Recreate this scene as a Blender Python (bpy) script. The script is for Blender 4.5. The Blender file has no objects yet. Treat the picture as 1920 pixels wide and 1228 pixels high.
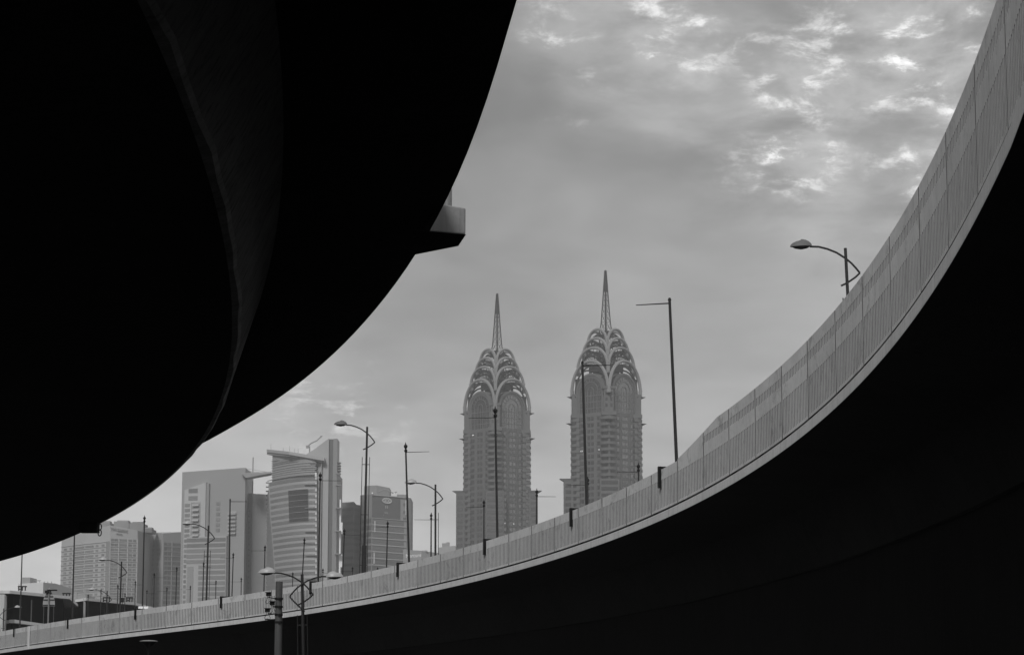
import bpy, math, random
import numpy as np
random.seed(7)
R = math.radians
C = bpy.context.scene.collection
sc = bpy.context.scene
# ------------------------------------------------------------ camera, sky, sun, exposure
F, CH = 4500.0, 1.6                     # focal length in photograph pixels (1920 wide), eye height
PITCH = math.atan(686 / F); cp, sp = math.cos(PITCH), math.sin(PITCH)
cam = bpy.data.objects.new("camera", bpy.data.cameras.new("camera")); C.objects.link(cam)
cam.data.sensor_width = 36; cam.data.lens = 36 * F / 1920
cam.data.clip_start = .1; cam.data.clip_end = 9000
cam.location = (0, 0, CH); cam.rotation_euler = (R(90) + PITCH, 0, 0)
sc.camera = cam
sc.view_settings.view_transform = 'Standard'; sc.view_settings.look = 'None'
sc.view_settings.exposure = 0; sc.view_settings.gamma = 1
try:
    sc.cycles.use_denoising = True; sc.cycles.volume_bounces = 1; sc.cycles.max_bounces = 6
    sc.cycles.diffuse_bounces = 3
except Exception: pass
SUN_EL, SUN_AZ = R(42), math.atan2(-.34, -.94)          # behind the camera, a little left
sdir = (math.sin(SUN_AZ) * math.cos(SUN_EL), math.cos(SUN_AZ) * math.cos(SUN_EL), math.sin(SUN_EL))
sl = bpy.data.lights.new("sun", 'SUN'); sl.energy = 2.3; sl.angle = R(12); sl.color = (1, 1, 1)
sun = bpy.data.objects.new("sun", sl); C.objects.link(sun)
sun.rotation_euler = (R(90) - SUN_EL, 0, math.pi - SUN_AZ)
from mathutils import Vector
sun.rotation_euler = Vector(sdir).to_track_quat('Z', 'Y').to_euler()

def ray(px, py):
    u, v = px - 960, py - 614
    return u, F * cp + v * sp, F * sp - v * cp
def at(px, py, Y):                      # point in the world seen at a photograph pixel, at distance Y
    a, b, c = ray(px, py); return (Y * a / b, Y, CH + Y * c / b)
def zt(py, Y): return at(960, py, Y)[2]
def atz(px, py, z):
    a, b, c = ray(px, py); k = (z - CH) / c; return (a * k, b * k, z)

w = bpy.data.worlds.new("World"); sc.world = w; w.use_nodes = True
nt = w.node_tree; N = nt.nodes; L = nt.links; N.clear()
def nd(tree, t, **kw):
    n = tree.nodes.new(t)
    for k, v in kw.items():
        if k in ('operation', 'blend_type', 'data_type', 'sky_type', 'sun_disc', 'sun_elevation', 'sun_rotation', 'noise_dimensions', 'interpolation_type', 'vector_type', 'feature', 'clamp_result'): setattr(n, k, v)
        else: n.inputs[k if not k.startswith('i') or not k[1:].isdigit() else int(k[1:])].default_value = v
    return n
def mth(op, a, b=None, c=None, tree=nt):
    n = tree.nodes.new('ShaderNodeMath'); n.operation = op
    for i, x in enumerate((a, b, c)):
        if x is None: continue
        if isinstance(x, (int, float)): n.inputs[i].default_value = x
        else: tree.links.new(x, n.inputs[i])
    return n.outputs[0]
def mrange(x, a, b, c, d, tree=nt, smooth=True):
    n = tree.nodes.new('ShaderNodeMapRange'); n.interpolation_type = 'SMOOTHSTEP' if smooth else 'LINEAR'
    tree.links.new(x, n.inputs[0])
    for i, v in enumerate((a, b, c, d)): n.inputs[i + 1].default_value = v
    return n.outputs[0]
sky = nd(nt, 'ShaderNodeTexSky', sky_type='NISHITA', sun_disc=False, sun_elevation=SUN_EL, sun_rotation=SUN_AZ)
bw = nd(nt, 'ShaderNodeRGBToBW'); L.new(sky.outputs[0], bw.inputs[0])
tc = nd(nt, 'ShaderNodeTexCoord'); D = tc.outputs['Generated']
sep = nd(nt, 'ShaderNodeSeparateXYZ'); L.new(D, sep.inputs[0])
zc = mth('MAXIMUM', sep.outputs[2], 0.0)
den = mth('ADD', zc, .26)
cmb = nd(nt, 'ShaderNodeCombineXYZ')
L.new(mth('DIVIDE', sep.outputs[0], den), cmb.inputs[0]); L.new(mth('DIVIDE', sep.outputs[1], den), cmb.inputs[1])
def noise(vec, scale, detail, rough=.55, dist=0., tree=nt):
    n = tree.nodes.new('ShaderNodeTexNoise'); n.inputs['Scale'].default_value = scale
    n.inputs['Detail'].default_value = detail; n.inputs['Roughness'].default_value = rough
    n.inputs['Distortion'].default_value = dist
    tree.links.new(vec, n.inputs['Vector']); return n.outputs['Fac']
n1 = noise(cmb.outputs[0], 2.2, 4); n1b = noise(cmb.outputs[0], 6.0, 3.5, .5, .4)
n2 = noise(cmb.outputs[0], 8.5, 7, .60, .25)
n3 = noise(cmb.outputs[0], 19, 9, .66, .25)
def spot(px, py, rad):                  # soft region of the sky round one direction
    a, b, c = ray(px, py); l = math.sqrt(a*a+b*b+c*c)
    dp = nd(nt, 'ShaderNodeVectorMath', operation='DOT_PRODUCT'); L.new(D, dp.inputs[0])
    dp.inputs[1].default_value = (a/l, b/l, c/l)
    lo = math.cos(rad / F)
    return mrange(dp.outputs['Value'], lo, 1.0, 0, 1)
def add(*xs):
    r = xs[0]
    for x in xs[1:]: r = mth('ADD', r, x)
    return r
def mul(a, b): return mth('MULTIPLY', a, b)
base = add(mul(mrange(zc, .03, .23, 1, 0, smooth=False), .34), mul(mrange(zc, .20, .32, 0, 1), .02), .222)          # brighter near the horizon
base = add(base, mul(spot(0, 1080, 900), .12), mul(spot(1800, 60, 1000), .10), mul(spot(1300, -150, 600), .05))
base = add(base, mul(mth('SUBTRACT', n1, .5), .22), mul(mth('SUBTRACT', n1b, .5), .26), mul(mth('SUBTRACT', n2, .5), .09))
def spots(L_):
    o = None
    for x, y, rad, k in L_:
        v = mul(spot(x, y, rad), k); o = v if o is None else mth('MAXIMUM', o, v)
    return o
fm = spots([(1480,130,110,1),(1590,95,130,.8),(1740,100,150,1),(1225,62,90,.9),(1320,25,140,.8),(1490,285,120,1),(1395,85,60,.8),(1700,300,100,.7),(1640,140,80,.8),(1860,20,170,.8),
            (1400,325,70,.5),(1510,30,200,.5),(1050,60,100,.35),(1700,200,160,.4),(1820,250,120,.7),(1080,160,120,.25),(620,775,120,.45),(700,800,90,.3),(560,805,90,.3),(640,690,90,.15),(1300,150,60,.5)])
fb = mth('MINIMUM', add(spot(1650, 20, 600), mul(spot(1200, 0, 300), .5)), 1.0)
fl = mrange(n3, .46, .66, 0, 1); f2 = mrange(n2, .38, .66, 0, 1)
base = add(base, mul(mul(fm, mul(mul(fl, fl), add(mul(f2, .6), .4))), 1.0), mul(mul(fb, f2), .17), mul(mul(fm, f2), .10), mul(mul(fb, mth('SUBTRACT', n3, .5)), .22), mul(mul(fb, mth('SUBTRACT', n1b, .5)), .25))
ddx = sep.outputs[0]
base = add(base, mul(mrange(ddx, .45, .95, 0, 1), .70), mul(mrange(ddx, -.5, -.95, 0, 1), -.17))
base = mul(base, mrange(sep.outputs[2], -.05, .0, .35, 1))
mixv = add(mul(mul(bw.outputs[0], .8), .12), mul(base, 8.8))                  # thick cloud over a little open sky
bg = nd(nt, 'ShaderNodeBackground'); L.new(mixv, bg.inputs[0]); bg.inputs[1].default_value = .105
L.new(bg.outputs[0], nd(nt, 'ShaderNodeOutputWorld').inputs[0])

# ------------------------------------------------------------ materials
MATS = {}
def mat(name, v, rough=.85, var=.12, scale=1., streak=0., bump=0., spec=.3, metal=0., fine=0., crack=0., rnd=.10):
    if name in MATS: return MATS[name]
    m = bpy.data.materials.new(name); m.use_nodes = True; t = m.node_tree
    b = t.nodes['Principled BSDF']; b.inputs['Roughness'].default_value = rough
    b.inputs['Specular IOR Level'].default_value = spec; b.inputs['Metallic'].default_value = metal
    co = t.nodes.new('ShaderNodeTexCoord').outputs['Object']
    f = noise(co, scale, 6, .6, 0, t)
    val = mth('MULTIPLY', mth('SUBTRACT', f, .5, None, t), 2 * var, None, t)
    if fine:
        val = mth('ADD', val, mth('MULTIPLY', mth('SUBTRACT', noise(co, scale * 14, 5, .7, 0, t), .5, None, t), 2 * fine, None, t), None, t)
    if streak:
        mp = t.nodes.new('ShaderNodeMapping'); t.links.new(co, mp.inputs[0]); mp.inputs['Scale'].default_value = (5.0, 5.0, .35)
        s = mrange(noise(mp.outputs[0], 1.6, 5, .6, 0, t), .45, .75, 0, 1, t)
        val = mth('SUBTRACT', val, mth('MULTIPLY', s, streak, None, t), None, t)
    if crack:
        s = mrange(noise(co, scale * 2.2, 9, .75, 1.2, t), .52, .68, 0, 1, t)
        val = mth('SUBTRACT', val, mth('MULTIPLY', s, crack, None, t), None, t)
    oi = t.nodes.new('ShaderNodeObjectInfo')
    val = mth('ADD', val, mth('MULTIPLY', mth('SUBTRACT', oi.outputs['Random'], .5, None, t), rnd, None, t), None, t)
    c = mth('MULTIPLY', mth('ADD', val, 1.0, None, t), v, None, t)
    t.links.new(c, b.inputs['Base Color'])
    if bump:
        bn = t.nodes.new('ShaderNodeBump'); bn.inputs['Strength'].default_value = bump; bn.inputs['Distance'].default_value = .02
        t.links.new(noise(co, scale * 6, 6, .6, 0, t), bn.inputs['Height']); t.links.new(bn.outputs[0], b.inputs['Normal'])
    MATS[name] = m; return m
M_PANEL = mat('parapet_concrete', .56, .9, .24, .55, streak=.13, bump=.6, fine=.20, crack=.38, rnd=.14)
M_GROOVE = mat('groove_shade', .17, .95, .3, .8, streak=.3, fine=.1)  # dark colour paints shade into the grooves, whose sides catch the sun
M_JOINT = mat('joint_end_dark', .035, .95, .3, .8)  # dark tone on the panel end faces at each joint
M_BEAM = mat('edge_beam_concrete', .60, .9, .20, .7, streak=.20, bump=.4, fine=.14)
M_SOFFIT = mat('shade_dark_concrete', .016, .95, .5, .5, streak=.5, bump=.6, fine=.2, spec=.05)  # near-black base colour paints the deep shade of the undersides
M_GIRDER = mat('ramp_girder_concrete', .018, .95, .9, .10, streak=.3, bump=.5, fine=.3, spec=.05, crack=.3)  # shade below the ramp deck is put into this near-black colour
M_WALL = mat('shaded_wall_concrete', .009, .95, .7, .06, streak=.5, bump=.5, fine=.3, spec=.05)  # near-black colour stands for the gloom under the ramp
M_CORNER = mat('lit_corner_concrete', .20, .9, .9, 1.6, streak=.3, crack=.5, bump=.6, fine=.3, spec=.1)  # paler than web and soffit: paints the highlight along the girder ridge
M_WEB = mat('stained_lit_web_concrete', .11, .9, .7, .5, streak=.7, bump=.8, fine=.3, spec=.1)  # stain streaks; the base tone also paints the web's faint side light
M_PLINTH = mat('plinth_concrete', .27, .9, .12, 2., streak=.25, bump=.3, fine=.1)
M_BLACK = mat('black_steel', .006, .6, .1, 2., spec=.2)
M_POLE = mat('painted_pole_steel', .014, .5, .25, 1.2, streak=.3, spec=.4)
M_GALV = mat('galvanised_steel', .22, .45, .2, 1.5, streak=.2, metal=.2)
M_HOOD = mat('lamp_hood_aluminium', .36, .4, .12, 2., spec=.5)
M_DHOOD = mat('shaded_lamp_hood', .13, .6, .2, 2., spec=.3)  # darker copy of the hood, its shade put into the colour
M_LENS = mat('lamp_lens_glass', .02, .25, .1, 2., spec=.5)
M_GROUND = mat('asphalt', .05, .9, .2, .05, bump=.2)
M_GRANITE = mat('tower_granite', .13, .8, .08, .05, streak=.1)
M_BAYGLASS = mat('bay_glass', .02, .3, .3, .08, spec=.3, rnd=.6)
M_RIB = mat('tower_crown_ribs', .25, .6, .06, .05)
M_CORE = mat('tower_crown_core', .032, .7, .1, .05)
M_TGLASS = mat('tower_glass', .115, .22, .35, .08, spec=.5, metal=.75, rnd=.5)
M_LACE = mat('lattice_steel', .035, .6, .1, .1)
M_PALE = mat('pale_render', .46, .85, .05, .04, streak=.06)
M_PALE2 = mat('beige_render', .38, .85, .05, .04, streak=.06)
M_MID = mat('grey_cladding', .30, .8, .05, .04)
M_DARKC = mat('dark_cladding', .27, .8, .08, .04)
M_GLASS = mat('office_glass', .20, .3, .22, .06, spec=.5, rnd=.3)
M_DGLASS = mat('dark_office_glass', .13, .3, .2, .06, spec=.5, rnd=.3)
M_WHITE = mat('white_paint', .62, .7, .06, .3)
M_BLACKG = mat('black_curtain_glass', .004, .9, .4, .3, spec=.0)
M_LETTER = mat('white_letters', .85, .5, .02, 1.)

# ------------------------------------------------------------ helpers
def thing(name, label, cat, loc=(0, 0, 0), group=None, rz=0, kind=None):
    o = bpy.data.objects.new(name, None); C.objects.link(o); o.location = loc; o.rotation_euler = (0, 0, rz)
    o.empty_display_size = .2; tag(o, label, cat, group, kind); return o
def tag(o, label=None, cat=None, group=None, kind=None):
    if label: o['label'] = label
    if cat: o['category'] = cat
    if group: o['group'] = group
    if kind: o['kind'] = kind
    return o
def origin_of(p):
    v = [0, 0, 0]
    while p is not None:
        for i in range(3): v[i] += p.location[i]
        p = p.parent
    return v
class MB:
    def __init__(s): s.v = []; s.f = []
    def poly(s, pts):
        n = len(s.v); s.v += [tuple(p) for p in pts]; s.f.append(tuple(range(n, n + len(pts))))
    def hexa(s, p):                     # 8 points: bottom 4, top 4
        n = len(s.v); s.v += [tuple(q) for q in p]
        for f in ((3, 2, 1, 0), (4, 5, 6, 7), (0, 1, 5, 4), (1, 2, 6, 5), (2, 3, 7, 6), (3, 0, 4, 7)): s.f.append(tuple(n + i for i in f))
    def box(s, c, d, rz=0, tilt=0):
        x, y, z = [k / 2 for k in d]; ca, sa = math.cos(rz), math.sin(rz)
        q = [(-x, -y, -z), (x, -y, -z), (x, y, -z), (-x, y, -z), (-x, -y, z), (x, -y, z), (x, y, z), (-x, y, z)]
        s.hexa([(c[0] + a * ca - b * sa, c[1] + a * sa + b * ca, c[2] + e) for a, b, e in q])
    def prism(s, pts, z0, z1):          # pts ccw; z1 number or list
        n = len(pts); b = len(s.v); zz = z1 if isinstance(z1, (list, tuple)) else [z1] * n
        z00 = z0 if isinstance(z0, (list, tuple)) else [z0] * n
        s.v += [(p[0], p[1], z) for p, z in zip(pts, z00)] + [(p[0], p[1], z) for p, z in zip(pts, zz)]
        s.f.append(tuple(b + i for i in reversed(range(n)))); s.f.append(tuple(b + n + i for i in range(n)))
        for i in range(n):
            j = (i + 1) % n; s.f.append((b + i, b + j, b + n + j, b + n + i))
    def tube(s, pts, r, n=8, cap=True):
        rs = r if isinstance(r, (list, tuple)) else [r] * len(pts)
        P = [Vector(p) for p in pts]; b0 = len(s.v); ref = None
        for i, p in enumerate(P):
            t = (P[min(i + 1, len(P) - 1)] - P[max(i - 1, 0)]).normalized()
            if ref is None: ref = Vector((0, 0, 1)) if abs(t.z) < .9 else Vector((1, 0, 0))
            a = (ref - t * ref.dot(t)).normalized(); c = t.cross(a); ref = a
            for k in range(n):
                g = 2 * math.pi * (k + .5) / n; s.v.append(tuple(p + a * math.cos(g) * rs[i] + c * math.sin(g) * rs[i]))
        for i in range(len(P) - 1):
            for k in range(n):
                s.f.append((b0 + i*n + k, b0 + i*n + (k+1) % n, b0 + (i+1)*n + (k+1) % n, b0 + (i+1)*n + k))
        if cap:
            s.f.append(tuple(b0 + k for k in reversed(range(n)))); s.f.append(tuple(b0 + (len(P)-1)*n + k for k in range(n)))
    def lathe(s, prof, c=(0, 0, 0), n=14):
        s.tube([(c[0], c[1], c[2] + z) for r, z in prof], [max(r, .001) for r, z in prof], n)
    def build(s, name, m, parent=None, smooth=False, world=True, kind=None):
        me = bpy.data.meshes.new(name); o_ = origin_of(parent) if (parent and world) else (0, 0, 0)
        me.from_pydata([(x - o_[0], y - o_[1], z - o_[2]) for x, y, z in s.v], [], s.f); me.materials.append(m)
        if smooth:
            for p in me.polygons: p.use_smooth = True
            me.set_sharp_from_angle(angle=R(40))
        me.update(); o = bpy.data.objects.new(name, me); C.objects.link(o); o.parent = parent
        if kind: o['kind'] = kind
        return o
def copy_tree(o, parent=None):
    c = o.copy(); C.objects.link(c); c.parent = parent
    for ch in list(o.children): copy_tree(ch, c)
    return c
class Wins:
    """windows of one building: up to 100 parts, the others one part"""
    def __init__(s, parent, m, name='window', cap=100): s.p = parent; s.m = m; s.l = []; s.name = name; s.cap = cap
    def add(s, mb): s.l.append(mb)
    def flush(s):
        for mb in s.l[:s.cap]: mb.build(s.name, s.m, s.p)
        if len(s.l) > s.cap:
            big = MB()
            for mb in s.l[s.cap:]:
                n = len(big.v); big.v += mb.v; big.f += [tuple(i + n for i in f) for f in mb.f]
            big.build(s.name, s.m, s.p, kind='stuff')
def frame(P0, P1):
    dx, dy = P1[0] - P0[0], P1[1] - P0[1]; l = math.hypot(dx, dy); e = (dx / l, dy / l); return e, (e[1], -e[0]), l
def plate(mb, P0, e, n, u0, u1, z0, z1, d0, d1, sl=0.):
    q = []
    for z in (z0, z1):
        for u, d in ((u0, d1), (u1, d1), (u1, d0), (u0, d0)):
            q.append((P0[0] + e[0]*u + n[0]*d, P0[1] + e[1]*u + n[1]*d, z + sl * u))
    mb.hexa(q)

# ------------------------------------------------------------ ground
g = MB(); g.poly([(-3500, -1500, 0), (3500, -1500, 0), (3500, 6000, 0), (-3500, 6000, 0)])
tag(g.build('ground', M_GROUND), kind='structure')

# ------------------------------------------------------------ curved ramp (right)
ST = [(0,1183.8,1224.2,0),(130,1160.6,1207,0),(260,1142.1,1191.6,0),(420,1120,1172.5,0),(540,1101.7,1157,0),(660,1078.7,1136,0),(780,1048.7,1115,0),(900,1017.5,1090,0),(1072,955,1035.8,0),(1240,882.6,975.4,0),(1268,864.5,963,0),
(1400,742.5,895,1),(1500,656.5,822.7,1),(1570,587.3,764,1),(1620,514.8,710,1),(1672,440.3,655,1),(1728,345,582,1),(1780,243,506,1),(1835,123,412,1),(1880,0,315,1)]
HH = (1.75, 2.35)
X_, Y_, Z_ = [], [], []
for x, t, b, k in ST:
    a1 = ray(x, t); a0 = ray(x, b); Y_.append(HH[k] / (a1[2]/a1[1] - a0[2]/a0[1])); X_.append(x / 1000)
cy = np.polyfit(X_, np.log(Y_), 5)
for (x, t, b, k) in ST: Z_.append(at(x, b, float(np.exp(np.polyval(cy, x/1000))))[2])
cz_ = np.polyfit(X_, Z_, 6)
def rampP(x):
    xx = min(max(x, 0), 1900)
    Y = float(np.exp(np.polyval(cy, xx/1000))); z = float(np.polyval(cz_, xx/1000))
    # lateral position from the pixel column at that height
    a = ray(xx, 614); py = 614
    for _ in range(6):
        c = (z - CH) / Y; py = 614 + F * (sp - c * cp) / (cp + c * sp); a = ray(xx, py)
    return Vector((Y * a[0] / a[1], Y, z))
pix = np.linspace(0, 1900, 191)
PTS = [rampP(float(x)) for x in pix]
PX = list(pix)
d0 = (PTS[0] - PTS[4]).normalized(); d0.z *= .4; pre = [PTS[0] + d0 * k for k in (60, 40, 20, 10)]
d1 = (PTS[-1] - PTS[-4]).normalized(); d1.z = 0; post = []
p = PTS[-1].copy()
for k in range(12):
    p = p + d1 * 4; post.append(p.copy()); d1 = Vector((d1.x * .93, d1.y, 0)).normalized()
ALL = pre + PTS + post
S = [0.]
for i in range(1, len(ALL)): S.append(S[-1] + math.hypot(ALL[i].x - ALL[i-1].x, ALL[i].y - ALL[i-1].y))
AX = [p.x for p in ALL]; AY = [p.y for p in ALL]; AZ = [p.z for p in ALL]
def s_of(px): return float(np.interp(px, PX, S[4:4 + len(PTS)]))
def rp(s): return np.interp(s, S, AX), np.interp(s, S, AY), np.interp(s, S, AZ)
def rn(s):                              # outward normal (towards the camera side)
    a = rp(s - 1.5); b = rp(s + 1.5); dx, dy = b[0]-a[0], b[1]-a[1]; l = math.hypot(dx, dy); return dy/l, -dx/l
def RP(s, d, z):                        # d inwards from the outer face, z above the fascia bottom
    x, y, zb = rp(s); nx, ny = rn(s); return (x - nx*d, y - ny*d, zb + z)
def sweep(prof, s0, s1, step, fn, closed=True):
    mb = MB(); n = max(2, int((s1 - s0) / step)); m = len(prof)
    for i in range(n + 1):
        s = s0 + (s1 - s0) * i / n
        for d, z in prof: mb.v.append(fn(s, d, z))
    for i in range(n):
        for k in range(m if closed else m - 1):
            j = (k + 1) % m; mb.f.append((i*m + k, i*m + j, (i+1)*m + j, (i+1)*m + k))
    if closed: mb.f.append(tuple(range(m))[::-1]); mb.f.append(tuple(n*m + k for k in range(m)))
    return mb
ramp = thing('ramp_viaduct', 'curved concrete ramp with ribbed parapet sweeping up to the right edge', 'ramp', (7, 60, 0))
SE = S[-1]
sweep([(-.03, 0), (-.03, .268), (.30, .275), (.30, 0)], 0, SE, .6, RP).build('edge_beam', M_BEAM, ramp)
sweep([(.31, -.003), (-.026, -.003), (-.026, -.012), (.31, -.012), (3.0, -.28), (3.7, -2.1), (7.4, -2.1), (8.1, -.28), (10.9, 0), (10.9, .34), (.10, .34), (.10, .305), (.31, .305)], 0, SE, .6, RP).build('box_girder', M_GIRDER, ramp)  # thin lip under the edge beam paints its underside black, as shade
sweep([(10.6, .345), (10.6, 1.7), (10.85, 1.7), (10.85, .345)], 0, SE, 2, RP).build('far_parapet', M_BEAM, ramp)
wall = MB()
n = int(SE / 3); 
for i in range(n + 1):
    s = SE * i / n
    for d in (3.9, 4.4):
        q = RP(s, d, -2.06); wall.v += [(q[0], q[1], 0), q]
for i in range(n):
    b = i * 4; c = b + 4
    wall.f += [(b, c, c+1, b+1), (b+2, b+3, c+3, c+2)]
wall.build('added_shade_wall', M_WALL, ramp)  # wall added to close the space under the ramp with dark shade
sT0, sT1 = s_of(1271), s_of(1346)
def top_of(s):
    if s <= sT0: return 1.75
    return 1.80 + .55 * min(1, (s - sT0) / (sT1 - sT0))
joints = [s_of(x) for x in (1222,1271,1320,1368,1417.6,1467.7,1516.5,1569,1620.5,1672.5,1728,1780,1835,1892)]
left = joints[0] - 4.0
while left > 20: joints.insert(0, left); left -= 4.0
nxt = joints[-1] + 4.8
while nxt < SE - 2: joints.append(nxt); nxt += 4.8
TH = .22
for ji in range(len(joints) - 1):
    a, b = joints[ji] + .045, joints[ji + 1] - .045
    mb = MB(); gr = set(); je = set(); cuts = [a, a + .06]; gtype = [0]
    ng = int((b - a - .12) / .225); pitch = (b - a - .12) / ng
    for k in range(ng):
        c = a + .06 + (k + .5) * pitch
        cuts += [c - .048, c + .048]; gtype += [0, 1]
    cuts += [b]; gtype += [0]
    high = (a + b) / 2 > sT0; slots = a >= s_of(1318)
    depth = .075
    for k, g1 in enumerate(gtype):
        u, v = cuts[k], cuts[k + 1]
        tu, tv = top_of(u), top_of(v)
        if high and u < sT0 + .3: tu = max(tu, 1.8)
        if g1 == 0:
            mb.poly([RP(u, 0, .345), RP(v, 0, .345), RP(v, 0, tv), RP(u, 0, tu)])
        else:
            zs = [(.345, .43, 0), (.43, 1.39, 1)]
            if slots: zs += [(1.39, 1.80 + random.uniform(-.012, .012), 0), (None, 2.03, 1), (None, None, 0)]
            else: zs += [(1.39, None, 0)]
            z = .345
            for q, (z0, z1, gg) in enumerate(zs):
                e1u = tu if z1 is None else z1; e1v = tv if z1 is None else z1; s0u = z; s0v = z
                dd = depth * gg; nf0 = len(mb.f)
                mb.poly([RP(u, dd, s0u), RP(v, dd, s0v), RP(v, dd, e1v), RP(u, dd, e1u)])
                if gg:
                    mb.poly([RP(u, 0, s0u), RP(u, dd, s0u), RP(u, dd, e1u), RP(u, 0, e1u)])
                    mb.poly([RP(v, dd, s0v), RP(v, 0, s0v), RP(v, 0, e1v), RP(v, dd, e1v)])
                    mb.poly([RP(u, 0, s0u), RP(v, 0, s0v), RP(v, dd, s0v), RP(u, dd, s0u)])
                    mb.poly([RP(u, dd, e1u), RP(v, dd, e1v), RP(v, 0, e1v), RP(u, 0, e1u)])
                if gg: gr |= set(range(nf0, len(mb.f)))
                z = e1u
        mb.poly([RP(u, 0, tu), RP(v, 0, tv), RP(v, TH, tv), RP(u, TH, tu)])
        mb.poly([RP(v, TH, .345), RP(u, TH, .345), RP(u, TH, tu), RP(v, TH, tv)])
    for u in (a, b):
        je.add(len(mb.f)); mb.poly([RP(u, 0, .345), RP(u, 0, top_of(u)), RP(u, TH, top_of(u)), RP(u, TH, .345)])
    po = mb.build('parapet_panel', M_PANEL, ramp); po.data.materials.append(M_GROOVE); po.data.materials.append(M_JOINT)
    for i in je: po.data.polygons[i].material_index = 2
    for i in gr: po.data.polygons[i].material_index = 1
for x in (26, 127, 254, 415, 583, 747, 910, 1073, 1240):     # black steel straps hooked over the parapet
    s = s_of(x); mb = MB(); wd = .17 if x > 200 else .15
    q = [RP(s - wd/2, -.10, 1.12), RP(s + wd/2, -.10, 1.12), RP(s + wd/2, -.005, 1.12), RP(s - wd/2, -.005, 1.12)]
    t = [RP(s - wd/2, -.10, 1.86), RP(s + wd/2, -.10, 1.86), RP(s + wd/2, -.005, 1.86), RP(s - wd/2, -.005, 1.86)]
    mb.hexa(q + t)
    q = [RP(s - wd/2, 0, 1.78), RP(s + wd/2, 0, 1.78), RP(s + wd/2, .62, 1.78), RP(s - wd/2, .62, 1.78)]
    t = [RP(s - wd/2, 0, 1.855), RP(s + wd/2, 0, 1.855), RP(s + wd/2, .62, 1.855), RP(s - wd/2, .62, 1.855)]
    mb.hexa(q + t); mb.build('steel_strap', M_BLACK, ramp)
s = s_of(55); mb = MB()
mb.hexa([RP(s-.22, -.14, .0), RP(s+.22, -.14, .0), RP(s+.22, -.04, .0), RP(s-.22, -.04, .0), RP(s-.22, -.14, 1.74), RP(s+.22, -.14, 1.74), RP(s+.22, -.04, 1.74), RP(s-.22, -.04, 1.74)])
mb.build('joint_cover', M_WHITE, ramp)

# ------------------------------------------------------------ big dark viaduct (left, overhead)
EO = [(968,0),(948.3,71.2),(922.8,158.8),(890.3,249.4),(848,349.7),(806.8,431.5),(776,484),(728.5,548),(694.5,591.5),(631,657.5),(557.7,721),(486.8,769.4),(418.4,810),(380.5,831)]
GI = [(283,0),(342,134),(383,248),(411.6,350),(440,468),(449,565),(451.4,618.4),(444,667),(436.7,706.4),(424.5,739),(412,780),(381,832),(337,881),(293,919),(243,953),(188,982.7),(140,1005),(87.5,1026.4),(41.6,1040.6),(0,1053)]
HE, HG = 7.3 + CH, 5.9 + CH
ep = [atz(*q, HE) for q in EO]; gp = [atz(*q, HG) for q in GI]
ey, ex = [q[1] for q in ep], [q[0] for q in ep]; gy, gx = [q[1] for q in gp], [q[0] for q in gp]
def ecurve(Y):
    if Y < 24.8: return .05 + (24.8 - Y) * .075 - (24.8 - Y)**2 * .0004
    if Y <= 70.5: return float(np.interp(Y, ey, ex))
    return gcurve(Y) + 3.0 * math.exp(-(Y - 70.5) / 25) - (gcurve(70.5) + 3.0 - ex[-1]) * math.exp(-(Y - 70.5) / 25)
def gcurve(Y):
    if Y < 20: return -3.11 - (20 - Y) * -.004
    if Y <= 109: return float(np.interp(Y, gy, gx))
    return gx[-1] - (Y - 109.09) * .42 - (Y - 109.09)**2 * .0008
def smooth(ys, fn, k):
    o = [fn(y) for y in ys]
    return o
ys = [-40, -20, 0, 8, 14, 18] + [float(v) for v in np.arange(20, 112, 1.5)] + [115, 125, 140, 160, 190]
ef = np.polyfit(ey, ex, 6); gf = np.polyfit(gy, gx, 7)
EX = []; GX = []
for y in ys:
    EX.append(float(np.polyval(ef, y)) if 25 <= y <= 70.5 else ecurve(y))
    GX.append(float(np.polyval(gf, y)) if 21 <= y <= 109 else gcurve(y))
via = thing('overhead_viaduct', 'huge black silhouetted viaduct deck curving overhead from top to left', 'viaduct', (-8, 20, 0))
def strip(fn_list, name, m):
    mb = MB(); k = len(fn_list)
    for i, y in enumerate(ys):
        for fn in fn_list: mb.v.append(fn(i, y))
    for i in range(len(ys) - 1):
        for j in range(k - 1): mb.f.append((i*k + j, i*k + j + 1, (i+1)*k + j + 1, (i+1)*k + j))
    return mb.build(name, m, via, smooth=False)
rng = random.Random(3)
wob = [rng.uniform(-.03, .03) for _ in ys]
wob = [w_ if y < 62 else 0 for w_, y in zip(wob, ys)]
def webtop(i, y):                        # foot of the cantilever on the web
    gap = max(.25, .75 - max(0, y - 24) * .014)
    return (GX[i] + gap, y, HE - .02)
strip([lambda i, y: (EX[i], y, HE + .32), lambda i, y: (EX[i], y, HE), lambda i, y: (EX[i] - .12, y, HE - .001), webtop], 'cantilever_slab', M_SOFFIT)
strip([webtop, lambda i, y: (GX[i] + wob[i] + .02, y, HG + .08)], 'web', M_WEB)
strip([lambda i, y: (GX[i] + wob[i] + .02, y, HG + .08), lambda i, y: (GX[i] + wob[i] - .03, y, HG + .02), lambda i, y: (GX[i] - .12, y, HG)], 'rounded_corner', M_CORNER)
strip([lambda i, y: (GX[i] - .12, y, HG), lambda i, y: (GX[i] - 7, y, HG), lambda i, y: (GX[i] - 8, y, HE - .1), lambda i, y: (GX[i] - 12, y, HE), lambda i, y: (GX[i] - 12, y, HE + .4)], 'girder_bottom', M_SOFFIT)
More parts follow.
